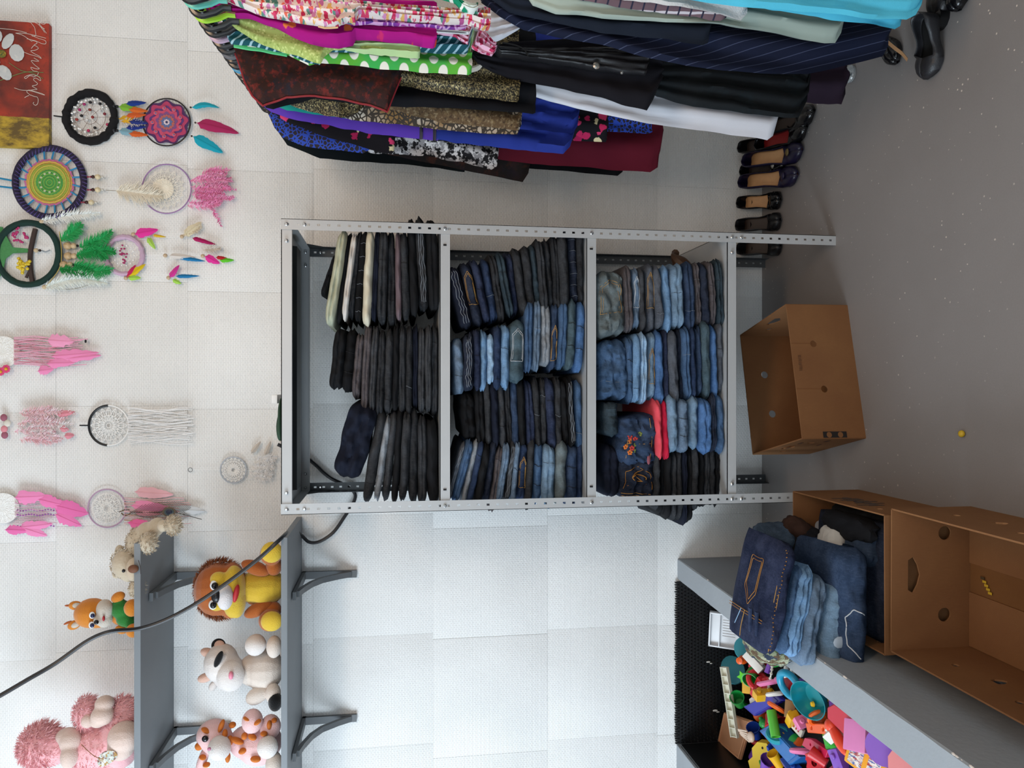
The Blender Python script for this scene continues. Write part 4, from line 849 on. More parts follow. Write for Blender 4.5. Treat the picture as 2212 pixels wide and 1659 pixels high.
# ================================================================== DREAM CATCHERS AND PAINTING ON THE WALL
def wm(c, rough=.8): return plain(c, rough, var=.08)
TRL = {}
def thinm(c):
    if c not in TRL:
        n = N('feather_' + c.strip('#')); n.b.inputs['Transmission Weight'].default_value = 0
        f = n.wave(160, n.coord(rot=(0, R(35), 0)), 'X', 3); TRL[c] = n.done(n.mix(n.math('MULTIPLY', f, .3), lin(c), sh(lin(c), .72)), .8, sheen=.2, spec=.15)
    return TRL[c]
class Dream:
    def __init__(s, x, y, label, dy=.016):
        s.dy = dy; p = W(x, y, -dy); s.m = pxm(p); s.t = thing('dream_catcher', (p.x, -dy, p.z), label, 'dream catcher', 'dream catchers on the white wall'); s.c = (x, y)
    def P(s, x, y, d=0): return W(x, y, -s.dy - d)
    def hoop(s, x, y, r, tw, mat, a0=0, a1=360, name='hoop', d=0, wob=0, k=8, parent=None, ry=None):
        n = max(12, int((a1 - a0) / 7)); ry = ry or r
        pts = [s.P(x + r * math.cos(R(a0 + (a1 - a0) * i / n)), y + ry * math.sin(R(a0 + (a1 - a0) * i / n)), d) for i in range(n if a1 - a0 == 360 else n + 1)]
        rr = [tw * s.m * (1 + wob * RND.uniform(-1, 1)) for _ in pts]
        return MB().tube(pts, rr, k, a1 - a0 == 360).build(name, mat, parent or s.t)
    def line(s, pts, w, mat, name='cord', d=0.0, parent=None, n=5):
        return MB().tube(spline([s.P(x, y, d) for x, y in pts], n), w * s.m, 5).build(name, mat, parent or s.t)
    def web(s, x, y, r, mat, n=16, rings=(.3, .55, .8), tw=.5, petals=True, name='web', d=0):
        mb = MB()
        for q in rings: mb.tube([s.P(x + r * q * math.cos(2 * PI * i / 40), y + r * q * math.sin(2 * PI * i / 40), d) for i in range(40)], tw * s.m, 4, True)
        for k in range(n):
            a = 2 * PI * k / n
            mb.tube([s.P(x + r * q * math.cos(a), y + r * q * math.sin(a), d) for q in (.12, .5, 1.0)], tw * s.m * .8, 4)
            if petals:
                for (q0, q1, wd) in ((.22, .58, .5), (.55, .97, .5)):
                    pts = []
                    for i in range(9):
                        t = i / 8; rad = r * (q0 + (q1 - q0) * math.sin(PI * t)); an = a + (t - .5) * 2 * PI / n * 1.0
                        pts.append(s.P(x + rad * math.cos(an), y + rad * math.sin(an), d + .001))
                    mb.tube(pts, tw * s.m * 1.1, 4)
        return mb.build(name, mat, s.t)
    def disc(s, x, y, r, mat, name='doily', d=0.0, r0=0.0, scal=0, sd=.06, parent=None, th=.0015):
        n = 72; out = [(r * (1 + (sd * math.cos(scal * 2 * PI * i / n) if scal else 0)) * s.m * math.cos(2 * PI * i / n), r * (1 + (sd * math.cos(scal * 2 * PI * i / n) if scal else 0)) * s.m * math.sin(2 * PI * i / n)) for i in range(n)]
        hl = [[(r0 * s.m * math.cos(2 * PI * i / 48), r0 * s.m * math.sin(2 * PI * i / 48)) for i in range(48)]] if r0 else []
        return MB().poly(out, hl, th, Matrix.Translation(s.P(x, y, d)) @ Matrix.Rotation(R(90), 4, 'X')).build(name, mat, parent or s.t)
    def bead(s, x, y, r, mat, d=.004, name='bead', parent=None, ry=None):
        c = s.P(x, y, d); return MB().ell(c, ((ry or r) * s.m, r * s.m, r * s.m), None, 8, 6).build(name, mat, parent or s.t)
    def feather(s, a, b, w, col, bend=0.0, d=.004, name='feather', tip=.55, jag=.12):
        a, b = Vector(a), Vector(b); ax = b - a; L = ax.length; ax /= L; nr = Vector((-ax.y, ax.x)); n = 14; mb = MB(); rows = []
        for i in range(n + 1):
            t = i / n; c = a + ax * L * t + nr * bend * L * math.sin(PI * t)
            wd = w * max(.03, math.sin(PI * min(1, t ** tip * .98 + .02)) ** .65)
            row = []
            for k in (-1, -.55, 0, .55, 1):
                j = 1 + (RND.uniform(-jag, jag) if abs(k) == 1 else 0)
                p = c + nr * wd * k * j + ax * abs(k) * w * .45
                row.append(s.P(p.x, p.y, d + .004 * (1 - abs(k)) + .006 * math.sin(PI * t)))
            rows.append(row)
        mb.loft(rows, closed=False, caps=False)
        mb.tube([r[2] + Vector((0, -.0008, 0)) for r in rows], [.0009 * (1 - .7 * i / n) for i in range(n + 1)], 4)
        return mb.build(name, thinm(col), s.t)
    def fluff(s, a, b, w, col, n=150, bend=0.0, d=.005, name='plume', wid=.0019, parent=None):
        a, b = Vector(a), Vector(b); ax = b - a; L = ax.length; ax /= L; nr = Vector((-ax.y, ax.x)); mb = MB()
        def q(t): return a + ax * L * t + nr * bend * L * math.sin(PI * t)
        for _ in range(int(n * 1.5)):
            t = RND.random() ** .9; sd = RND.choice((-1, 1)); c = q(t)
            ln = w * (.35 + .65 * math.sin(PI * min(1, t * .9 + .12))) * RND.uniform(.6, 1.1); an = RND.uniform(.45, 1.25)
            e = c + nr * sd * ln * math.sin(an) + ax * ln * math.cos(an); mid = (c + e) / 2 + ax * ln * RND.uniform(-.12, .05)
            o = ax * wid / s.m; dd = d + RND.uniform(0, .012)
            mb.add([s.P(*(c - o), d), s.P(*(c + o), d), s.P(*(mid + o * .8), dd), s.P(*(mid - o * .8), dd), s.P(*e, dd + RND.uniform(-.004, .008))], [(0, 1, 2, 3), (3, 2, 4)])
        mb.tube([s.P(*q(t / 6), d + .001) for t in range(7)], .0008, 4)
        o = mb.build(name, thinm(col), s.t); return o
    def fringe(s, x, y0, y1, x1, n, col, w=.9, wav=3, name='fringe', d=.003, rag=.3):
        for k in range(n):
            y = lerp(y0, y1, (k + .5) / n); L = (x1 - x) * RND.uniform(1 - rag, 1); ph = RND.random() * 6
            s.line([(x + L * i / 6, y + wav * math.sin(i * 1.1 + ph) + RND.uniform(-1, 1)) for i in range(7)], w * RND.uniform(.7, 1.3), wm(col), 'fringe_strand', d + RND.uniform(0, .006), n=3)
CREAM, WHT, BLKM = wm('#ece6d8'), wm('#f4f4f2'), wm('#101014')
# 1 black fuzzy hoop with beads
d = Dream(195, 253, 'dream catcher with fuzzy black hoop and pearl bead web')
d.hoop(195, 253, 52, 8.5, plain('#0d0c10', .95, var=.3), wob=.18, k=9)
mb = MB()
for _ in range(700):
    a = RND.random() * 2 * PI; r_ = 52 + RND.uniform(-7, 7); L_ = RND.uniform(3, 7); c = d.P(195 + r_ * math.cos(a), 253 + r_ * math.sin(a), RND.uniform(.004, .012)); v = Vector((RND.uniform(-1, 1), RND.uniform(-.6, .2), RND.uniform(-1, 1))).normalized() * L_ * d.m; o_ = v.orthogonal().normalized() * .0012
    mb.add([c - o_, c + o_, c + v], [(0, 1, 2)])
o = mb.build('fuzz', plain('#0d0c10', .95, var=.3), d.t); o['kind'] = 'stuff'
d.web(195, 253, 44, wm('#6b5148'), 9, (.35, .75), .45, False)
d.line([(116, 250), (140, 253)], 1.6, BLKM)
for k in range(46):
    a = R(40 + 300 * k / 46 + RND.uniform(-4, 4)); r_ = RND.uniform(33, 43); d.bead(195 + r_ * math.cos(a), 253 + r_ * math.sin(a), RND.uniform(1.6, 2.4), WHT)
for (x, y, c) in ((182, 225, '#a02060'), (195, 221, '#1a1618'), (216, 224, '#1a1618'), (172, 237, '#a02060'), (194, 237, '#7a3328'), (176, 250, '#140f10'), (200, 253, '#8a2020'), (166, 258, '#93302a'), (205, 276, '#140f10'), (191, 282, '#b02050'), (232, 269, '#a81a4a'), (226, 246, '#7a2430'), (188, 258, '#d9d5d0'), (216, 238, '#cfcac4')): d.bead(x, y, 3.3, plain(c, .25))
for y0, cs in ((230, ('#7fb53a', '#1c3a8a', '#d36a2a')), (256, ('#d8a82c', '#d0602a', '#26357a')), (282, ('#7fa8b8', '#1c2f80', '#d0602a'))):
    d.bead(246, y0, 5, plain('#15171c', .3)); d.bead(253, y0, 3.5, plain('#15171c', .3))
    d.feather((256, y0), (300, y0 + 6), 8, cs[0]); d.feather((272, y0 - 6), (314, y0 - 8), 6, cs[1], d=.008); d.feather((278, y0 + 6), (318, y0 + 10), 6, cs[2], d=.009)
d.fluff((258, 262), (306, 266), 16, '#d8d4d2', 90)
# 2 mandala
d = Dream(360, 264, 'dream catcher with purple and pink mandala web', .02)
d.hoop(360, 264, 51, 1.6, wm('#1b1210', .5))
for (r_, c, sc, sd, dd) in ((46, '#4a2658', 9, .06, 0), (41, '#b03a62', 9, .10, .0012), (33, '#5b3474', 9, .09, .0024), (28, '#c24a6a', 9, .10, .0036), (21, '#7a4a80', 9, .1, .0048), (16, '#b0605a', 18, .08, .006), (11, '#5a6a96', 9, .12, .0072), (6, '#d0c0c8', 9, .1, .0084), (2.5, '#30305a', 0, 0, .0096)): d.disc(360, 264, r_, wm(c), 'crochet_ring', dd, 0, sc, sd)
for k in range(9):
    a = 2 * PI * (k + .5) / 9; c = d.P(360 + 31 * math.cos(a), 264 + 31 * math.sin(a), .007); MB().ell(c, (4.5 * d.m, .0015, 4.5 * d.m), None, 8, 5).build('petal', wm('#c8586e'), d.t); d.bead(360 + 31 * math.cos(a), 264 + 31 * math.sin(a), 1.6, wm('#5a7aa8'), .009)
mb = MB()
for k in range(40):
    a = 2 * PI * k / 40; b = 2 * PI * (k + .5) / 40; mb.tube([d.P(360 + 51 * math.cos(a), 264 + 51 * math.sin(a)), d.P(360 + 46 * math.cos(b), 264 + 46 * math.sin(b))], .3 * d.m, 3)
mb.build('lacing', WHT, d.t)
for (a, b, w, c, bd) in (((414, 232), (472, 233), 6, '#1fa0b4', -.1), ((424, 265), (512, 287), 12, '#a8285c', -.02), ((416, 294), (478, 328), 12, '#18a0b8', 0)): d.bead(a[0] - 2, a[1], 2.2, wm('#3a2a20')); d.feather(a, b, w, c, bd)
# 3 rainbow crochet in dark plaited hoop
d = Dream(107, 394, 'large dream catcher with green and yellow crochet centre in dark plaited hoop')
d.hoop(107, 394, 74, 7, wm('#221a38'), wob=.06)
mb = MB()
for k in range(60):
    a = 2 * PI * k / 60; c = Vector((107 + 74 * math.cos(a), 394 + 74 * math.sin(a))); q = Vector((math.cos(a + .35), math.sin(a + .35))) * 7.2; mb.tube([d.P(*(c - q), .004), d.P(*c, .018), d.P(*(c + q), .004)], .9 * d.m, 4)
mb.build('plaited_thread', wm('#5a4a8a'), d.t)
for (r_, c, dd) in ((50, '#c2709a', 0), (46, '#c9a052', .002), (40, '#9fae4a', .004), (27, '#4f9a4e', .006)): d.disc(107, 394, r_, plain(c, .95, 0, .2, 160, 300, .8), 'crochet_ring', dd, 0, 24, .02, th=.003)
for q in (44, 36, 24, 18, 12, 6): d.hoop(107, 394, q, .9, plain('#7fae4e' if q < 30 else '#d8b858', .95), name='crochet_stitch', d=.009, k=5)
mb = MB()
for k in range(12): a = 2 * PI * k / 12; mb.ell(d.P(107 + 21 * math.cos(a), 394 + 21 * math.sin(a), .009), (2.6 * d.m, .001, 2.6 * d.m), None, 7, 4)
mb.build('eyelets', wm('#b9c4a0'), d.t)
for k in range(20): a = 2 * PI * k / 20 + .1; d.line([(107 + 50 * math.cos(a), 394 + 50 * math.sin(a)), (107 + 68 * math.cos(a + .04), 394 + 68 * math.sin(a + .04))], 1.9, wm('#2f86b5'), 'spoke')
d.line([(-6, 384), (26, 390)], 2, wm('#1f7fa8')); d.line([(-6, 402), (28, 406)], 2, wm('#1f7fa8'))
for (x, y) in ((190, 382), (190, 410), (176, 437)):
    for k, (c, r_) in enumerate((('#8a1f3c', 2.2), ('#8a1f3c', 2.2), ('#3a1410', 4), ('#d9c9a5', 6), ('#c8c4ba', 3))): d.bead(x + (0, 5, 11, 21, 31)[k], y, r_, plain(c, .35), .008)
    d.line([(x + 33, y), (x + 37, y + 4), (x + 40, y - 2)], .8, wm('#b8b8b8', .3), 'charm')
d.line([(228, 411), (270, 413), (310, 419), (350, 425)], .6, wm('#8d8674'), 'quill'); d.fluff((250, 412), (350, 424), 34, '#eae2d0', 300)
# 4 white web with purple hoop and pink feather skirt
d = Dream(360, 408, 'dream catcher with thin lilac hoop above bright pink feathers')
d.hoop(360, 408, 53, 1.5, wm('#9a7ba6')); d.web(356, 408, 44, CREAM, 18, (.2, .4, .62, .85), .5); d.disc(352, 408, 22, plain('#eee6d4', .95, 0, .12, 120, 200, .8), 'doily', -.001)
for k in range(26):
    y0 = 372 + 74 * k / 26; d.fluff((404 + RND.uniform(0, 45), y0 + RND.uniform(-4, 4)), (468 + RND.uniform(0, 42), y0 + RND.uniform(-6, 8)), RND.uniform(9, 15), RND.choice(('#f59ac8', '#f8aed2', '#ee88ba')), 55, RND.uniform(-.1, .1), .005 + RND.uniform(0, .01))
d.fluff((455, 445), (480, 490), 9, '#e87fb4', 40)
# 5 green tree dream catcher
d = Dream(60, 548, 'dark green dream catcher with crochet tree and yellow bead blossoms', .02)
d.hoop(60, 548, 67, 7, plain('#14322c', .95, var=.2), wob=.08)
d.line([(128, 500), (133, 548), (127, 582), (100, 618)], .9, wm('#b39a50'), d=.012)
G_ = plain('#4a8a52', .95, 0, .2, 120, 300, .8)
MB().poly([((y - 548) * -d.m, (x - 60) * -d.m) for x, y in ((-8, 490), (10, 492), (18, 512), (30, 535), (60, 537), (62, 545), (30, 548), (16, 560), (10, 590), (0, 606), (-8, 606))], [], .004, Matrix.Translation(d.P(60, 548)) @ Matrix.Rotation(R(90), 4, 'X')).build('crochet_tree', G_, d.t)
d.line([(76, 494), (66, 540), (65, 578), (70, 612)], 5.5, wm('#3a2a26'), 'branch'); d.line([(66, 580), (56, 600)], 3, wm('#3a2a26'), 'branch')
for k in range(30): a = RND.random() * 6.28; q = RND.uniform(9, 17); d.bead(44 + q * math.cos(a), 509 + q * math.sin(a) * 1.1, 2.6, plain('#b32a6a', .35), .008)
for k in range(24): d.bead(50 + RND.gauss(0, 7), 572 + RND.gauss(0, 11), 3.6, plain('#d8bc2c', .35), .01 + RND.uniform(0, .006))
d.bead(78, 541, 5, wm('#c9b595')); d.bead(86, 541, 3, wm('#2a1c18')); d.line([(90, 541), (98, 544), (108, 540)], 1.6, wm('#8c949a', .3), 'charm')
for (x, y) in ((146, 531), (147, 553), (138, 572)): d.bead(x, y, 8.5, wm('#bfa37a', .5)); d.bead(x + 13, y, 6.5, wm('#c9b08a', .5)); d.bead(x + 21, y, 3, BLKM)
for (a, b, w, n) in (((130, 520), (175, 484), 26, 190), ((172, 534), (240, 500), 26, 190), ((165, 552), (248, 545), 26, 230), ((160, 572), (242, 582), 26, 200), ((128, 580), (200, 588), 22, 150), ((190, 520), (230, 560), 22, 120)): d.fluff(a, b, w, RND.choice(('#1f9a4e', '#16883f', '#2aa85a')), n, RND.uniform(-.1, .1), .008)
d.fluff((88, 478), (215, 462), 20, '#f2f6f3', 200, -.03); d.fluff((96, 622), (232, 612), 26, '#eef5f0', 260, -.1); d.line([(96, 622), (160, 624), (215, 606)], .7, wm('#8d8674'), 'quill'); d.bead(90, 479, 5, wm('#c9b595')); d.bead(96, 620, 5, wm('#c9b595'))
# 6 small lilac hoop with beads and coloured feathers
d = Dream(268, 552, 'small lilac wool dream catcher with magenta beads and multicoloured feathers')
d.hoop(268, 552, 40, 5.5, plain('#c3a6bd', .95, var=.15), wob=.2); d.web(268, 552, 36, CREAM, 12, (.4, .75), .3, False)
for k in range(16): d.bead(268 + RND.gauss(0, 6), 552 + RND.gauss(0, 9), 2.2, plain('#a3215e', .3))
for k in range(14): a = k * .45; d.bead(268 + 22 * math.cos(a), 552 + 22 * math.sin(a), 1.5, WHT)
for (x, y) in ((288, 506), (272, 601), (393, 511), (357, 552), (438, 553), (364, 600)): d.bead(x, y, 4.5, wm('#c2a98a', .5))
for (a, b, w, c) in (((290, 506), (338, 497), 10, '#e0389a'), ((330, 508), (358, 512), 3, '#d9b32c'), ((318, 512), (334, 536), 6, '#a8cf5a'), ((396, 510), (432, 482), 10, '#ddd2b4'), ((415, 514), (465, 528), 5, '#a81a5a'), ((365, 552), (420, 556), 6, '#d8d2cc'), ((384, 556), (442, 564), 4.5, '#1f78ae'), ((442, 553), (472, 568), 8, '#e0389a'), ((466, 556), (490, 558), 4, '#b8202a'), ((474, 562), (504, 562), 5, '#62c32f'), ((276, 598), (312, 572), 7, '#dcbf20'), ((276, 600), (302, 600), 6, '#a3d455'), ((274, 600), (292, 574), 6, '#c8285e'), ((366, 600), (386, 574), 6, '#d23a96'), ((380, 597), (430, 596), 4, '#1f78ae'), ((372, 604), (390, 612), 5, '#a3d455')): d.feather(a, b, w, c)
for pts in (((268, 520), (330, 515), (392, 511)), ((305, 552), (356, 552)), ((300, 556), (380, 558), (436, 553)), ((290, 585), (330, 596), (362, 600))): d.line(pts, .3, WHT, 'thread')
d.fluff((395, 508), (436, 488), 14, '#ddd0b8', 60); d.fluff((438, 540), (476, 536), 14, '#d9cfc4', 60)
# 7, 8, 9 along the top edge: white doilies with pink fringes
d = Dream(6, 760, 'white doily dream catcher with long pink ribbon fringe and daisies', .02)
d.disc(6, 760, 34, plain('#e9e9e4', .95, 0, .1, 200, 260, .9)); d.web(6, 760, 33, WHT, 14, (.4, .7, .95), .7)
d.fringe(30, 728, 790, 190, 26, '#e4a8bd', .9, 2.5); d.fringe(30, 730, 788, 150, 10, '#c87a8a', .5, 3)
for (a, b, w) in (((100, 735), (155, 738), 14), ((110, 770), (210, 762), 11), ((100, 785), (158, 784), 10), ((80, 802), (112, 798), 10), ((140, 775), (215, 768), 9)): d.feather(a, b, w, RND.choice(('#ee8fbd', '#f0a0c4')), jag=.25)
for (x, y) in ((1, 803), (13, 797)):
    for k in range(9): a = k * .698; MB().ell(d.P(x + 6 * math.cos(a), y + 6 * math.sin(a), .012), (3.4 * d.m, .0015, 3.4 * d.m), None, 7, 4).build('daisy_petal', wm('#d8487a'), d.t)
    d.bead(x, y, 3.5, plain('#d9a52c', .6), .014)
MB().ell(d.P(185, 737, .006), (.008, .004, .004), None, 7, 5).build('dark_clip', BLKM, d.t)
d = Dream(6, 917, 'pale pink downy dream catcher with dusky rose petals', .02)
for (x, y, c) in ((8, 902, '#9a5a6c'), (16, 914, '#d9d4c8'), (9, 927, '#d88a94'), (10, 940, '#9a5a6c')): MB().ell(d.P(x, y, .006), (8 * d.m, .006, 7 * d.m), None, 10, 6).build('fabric_petal', wm(c), d.t)
for k in range(16): d.fluff((18 + RND.uniform(0, 50), 888 + 66 * k / 16), (110 + RND.uniform(0, 60), 884 + 72 * k / 16 + RND.uniform(-6, 6)), 15, RND.choice(('#f4e2e4', '#f2d4da', '#f2eaea', '#f0c6ce')), 60, RND.uniform(-.1, .1))
for (a, b) in (((122, 896), (160, 890)), ((128, 925), (146, 928)), ((138, 942), (158, 940))): d.feather(a, b, 7, '#dd8f9c')
d = Dream(4, 1100, 'white doily dream catcher with bright pink feathers and purple beads', .02)
d.disc(6, 1098, 33, plain('#e9e9e6', .95, 0, .1, 200, 260, .9)); d.web(6, 1098, 32, WHT, 14, (.4, .7, .95), .7)
d.fringe(32, 1080, 1130, 125, 12, '#cfa8b8', .7, 2.5)
for y in (1102, 1112, 1136):
    for k in range(14): d.bead(38 + k * 6, y + math.sin(k) * 1.5, 1.8, plain('#9a4aa8', .35))
for (a, b, w) in (((30, 1075), (95, 1072), 15), ((80, 1078), (140, 1092), 14), ((112, 1090), (184, 1108), 18), ((118, 1110), (172, 1134), 13), ((40, 1140), (110, 1132), 11), ((10, 1144), (60, 1146), 10), ((48, 1140), (98, 1156), 11)): d.feather(a, b, w, RND.choice(('#ee7fb8', '#f08fc0', '#e873b0')), jag=.2)
# 10 white with black half hoop
d = Dream(235, 919, 'white doily dream catcher with half black hoop and white fringe')
d.hoop(235, 919, 43, 2.6, wm('#0d0d11', .4), 95, 268); d.hoop(235, 919, 43, 1.4, WHT, -92, 95); d.line([(172, 919), (192, 919)], 1.5, BLKM)
d.web(235, 919, 40, plain('#f0f0ee', .9), 16, (.12, .3, .55, .8), .75); d.fringe(276, 882, 958, 420, 34, '#f2f2f2', .8, 3, rag=.12)
d.hoop(280, 919, 3, .8, WHT, name='knot')
# 11 small white
d = Dream(504, 1015, 'small white doily dream catcher with downy white feathers beside shelving')
d.hoop(504, 1015, 28, 1.5, wm('#b4bac2', .4)); d.web(504, 1015, 27, plain('#f0eeea', .9), 18, (.2, .45, .7, .88), .6); d.line([(412, 1015), (476, 1015)], .5, WHT); d.hoop(411, 1015, 4.5, .8, wm('#7d7f80', .3), name='hook')
for y in (990, 1017, 1034): d.line([(530, y), (604, y - 2)], .5, WHT)
for k in range(9): d.fluff((534 + RND.uniform(0, 40), 990 + 46 * k / 9), (575 + RND.uniform(0, 26), 988 + 52 * k / 9), 14, '#f0eeec', 55)
for (a, b) in (((542, 980), (562, 955)), ((572, 984), (584, 955))): d.feather(a, b, 5, '#c9bfb4')
# 12 lilac hoop with peacock feather
d = Dream(231, 1098, 'lilac hoop dream catcher with pink ribbons and a peacock feather')
d.hoop(231, 1098, 41, 1.6, wm('#b79ab4')); d.web(231, 1098, 33, plain('#f0eeea', .9), 12, (.25, .4, .65, .95), .7)
d.fringe(268, 1075, 1135, 415, 12, '#dbb4b8', 1.0, 2, rag=.25); d.fringe(268, 1082, 1130, 380, 8, '#b98a6a', .5, 3)
for (a, b, w, c) in (((290, 1062), (370, 1068), 12, '#eab4bc'), ((282, 1092), (365, 1098), 12, '#ea8fb4'), ((275, 1128), (345, 1140), 11, '#ee6fa8'), ((380, 1100), (440, 1104), 10, '#d5dade'), ((290, 1105), (345, 1110), 8, '#e8a0b0')): d.feather(a, b, w, c)
mb = MB()
for k in range(46):
    t = k / 46; x = 282 + 118 * t; sd = (-1) ** k; L_ = (8 + 26 * math.sin(PI * min(1, t * .8 + .15))); mb.tube(spline([d.P(x, 1106 - 2 * t, .012), d.P(x + L_ * .6, 1106 + sd * L_ * .35, .016), d.P(x + L_ * 1.1, 1104 + sd * L_ * .62, .016)], 3), .0008, 3)
mb.tube(spline([d.P(280, 1106, .013), d.P(340, 1107, .014), d.P(368, 1105, .014), d.P(436, 1122, .014)], 5), .0015, 4)
mb.build('peacock_barbs', wm('#3a3526'), d.t)
for (x, y, r_, c, dd) in ((365, 1106, 14, '#5a4a38', .017), (365, 1106, 10, '#3c4a4e', .020), (365, 1106, 6.5, '#141a34', .023)): MB().ell(d.P(x, y, dd), (r_ * .8 * d.m, .002, r_ * d.m), None, 14, 6).build('peacock_eye', wm(c, .5), d.t)
d.line([(258, 1106), (275, 1100), (282, 1108), (270, 1114), (262, 1108)], 1.2, wm('#6a5238'), 'raffia_bow')
# ---- small canvas painting (white flower and script on red)
def canvas_mat():
    n = N('painted_canvas'); co = n.coord()
    sep = n.new('ShaderNodeSeparateXYZ'); n.link(co, sep.inputs[0])
    red = n.mix(n.step(n.noise(7, co, 4), .4, .62), lin('#5e2018'), lin('#a8331c')); red = n.mix(n.step(n.noise(60, co, 4, .7), .5, .7), red, lin('#7a2a1a'))
    ye = n.mix(n.step(n.noise(22, n.coord((1, 1, .5)), 5, .7), .42, .6), lin('#5e4a1c'), lin('#b8992c'))
    edge = n.math('ADD', sep.outputs[0], n.math('MULTIPLY', n.noise(30, co), .008))
    n.bump(n.noise(700, co, 1), .3, .0008)
    return n.done(n.mix(n.step(edge, CANX + .001, CANX - .001), red, ye), .6)
pa, pb = W(105, 320, -.03), W(-110, 36, -.03)
cx = (pa.x + pb.x) / 2; CANX = W(60, 253, -.03).x - cx + .004
cv = thing('canvas_painting', (cx, 0, pa.z), 'red and ochre canvas painting with white flower and handwriting', 'painting')
MB().box((cx, -.014, (pa.z + pb.z) / 2), (pb.x - pa.x, .027, pb.z - pa.z), bev=.003).build('canvas', canvas_mat(), cv)
YC = -.0285
def cp(X_, Y_): return W(X_ / 5.183, 20 + Y_ / 5.183, YC - .001)
INK = plain('#d9cfc4', .6)
strokes = [[(380, 1040), (372, 1055), (395, 1075), (420, 1060), (428, 1020), (418, 985), (380, 975), (345, 960)], [(275, 990), (300, 975), (325, 965)], [(160, 880), (240, 905), (320, 910), (400, 930), (500, 962), (470, 945), (420, 930), (330, 905), (300, 925), (345, 965)],
 [(330, 908), (380, 900), (415, 895), (360, 860), (400, 850), (420, 830), (375, 790), (400, 770), (455, 800), (440, 760), (380, 735), (330, 735), (275, 760), (290, 775), (330, 745), (370, 750)], [(370, 760), (420, 735), (425, 700), (375, 690), (345, 650), (400, 665), (440, 665), (385, 620), (350, 575), (400, 580), (435, 580), (380, 545)],
 [(270, 480), (330, 505), (420, 530), (462, 552), (440, 525), (380, 495), (345, 465), (390, 460), (430, 435), (385, 405), (350, 440)], [(380, 400), (415, 380), (400, 360), (360, 350)], [(175, 268), (240, 285), (300, 320), (360, 362)], [(175, 268), (280, 270), (400, 295), (515, 325)], [(300, 330), (400, 355), (470, 385), (512, 385), (505, 350), (430, 325), (350, 290)],
 [(360, 300), (400, 295), (395, 240), (385, 200), (340, 135), (400, 130)], [(0, 92), (120, 105), (340, 148)], [(0, 215), (150, 230), (300, 262)], [(345, 130), (380, 110), (420, 140), (470, 200), (520, 270)], [(400, 115), (460, 160), (500, 165), (525, 130), (470, 130), (440, 180), (500, 220)], [(370, 140), (430, 170), (480, 230), (500, 260)]]
for st in strokes: MB().tube(spline([cp(x, y) for x, y in st], 4), .0010, 4).build('lettering_stroke', INK, cv)
PET = blotch('petal_white', ['#c5c8c8', '#a3adb2', '#dcdad6'], 40, .3)
for (x, y, rx, ry, r_) in ((17, 89, 10, 19, 28), (36, 114, 15, 19, -12), (10, 157, 12, 18, -35), (-8, 78, 12, 16, 0), (-14, 140, 12, 20, 20)):
    c = W(x, y, YC - .003); m_ = pxm(c); MB().ell(c, (ry * m_, .002, rx * m_), Matrix.Rotation(R(r_), 3, 'Y'), 14, 6).build('painted_petal', PET, cv)
c = W(4, 116, YC - .006); MB().ell(c, (.016, .0025, .016), None, 12, 6).build('painted_flower_centre', blotch('stamen', ['#6a6a30', '#2a4a38', '#b08a30'], 120, .1), cv)
for pts in (((20, 136), (45, 152), (70, 158), (93, 170)), ((0, 174), (40, 160), (65, 155), (94, 157))): MB().tube(spline([W(x, y, YC - .001) for x, y in pts], 5), .0016, 4).build('painted_stem', plain('#6a7a48', .7), cv)
# ================================================================== CARDBOARD BOXES
def card_mat(c, c2):
    n = N('cardboard'); co = n.coord()
    col = n.mix(n.step(n.noise(5, co, 5, .6), .3, .7), lin(c), lin(c2)); col = n.mix(n.math('MULTIPLY', n.noise(260, n.coord((1, 1, .3)), 2), .35), col, sh(lin(c), .75))
    n.bump(n.wave(130, n.coord((1, 1, 0)), 'X', .4), .06, .001); return n.done(col, .85, spec=.15)
CARD, CARDI = card_mat('#80583a', '#8a6240'), card_mat('#744e2e', '#7f5834')
INKB = plain('#1c1614', .8)
def circ(x, y, r, n=20): return [(x + r * math.cos(2 * PI * i / n), y + r * math.sin(2 * PI * i / n)) for i in range(n)]
def carton(M, w, l, h, label, fh, bh, sh_, marks, mat=CARD, th=.0045, slot=True, base_extra=None):
    """w along local x (front), l along local y (front at y=0), open top; fh, bh, sh_: holes in front, back and side panels"""
    t = thing('cardboard_box', M.translation, label, 'box', 'open cardboard fruit boxes on the floor')
    def panel(name, M2, ww, hh, holes): return MB().poly([(0, 0), (ww, 0), (ww, hh), (0, hh)], holes, th, M @ M2).build(name, mat, t, smooth=False)
    X90 = Matrix.Rotation(R(90), 4, 'X')
    panel('front_panel', Matrix.Translation((0, 0, 0)) @ X90, w, h, fh)
    panel('back_panel', Matrix.Translation((0, l, 0)) @ X90, w, h, bh)
    Z90 = Matrix.Rotation(R(90), 4, 'Z')
    panel('side_panel', Matrix.Translation((0, 0, 0)) @ Z90 @ X90, l, h, sh_)
    panel('side_panel', Matrix.Translation((w, 0, 0)) @ Z90 @ X90, l, h, sh_)
    gap = .085
    MB().box((w / 4 - gap / 4 + .002, l / 2, .004), (w / 2 - gap / 2 - .004, l - .006, .004), M).build('bottom_flap', mat, t, smooth=False)
    MB().box((w * 3 / 4 + gap / 4 - .002, l / 2, .004), (w / 2 - gap / 2 - .004, l - .006, .004), M).build('bottom_flap', mat, t, smooth=False)
    MB().box((w / 2, l / 2, .0012), (w - .01, l - .006, .002), M).build('bottom_liner', CARDI, t, smooth=False)
    return t
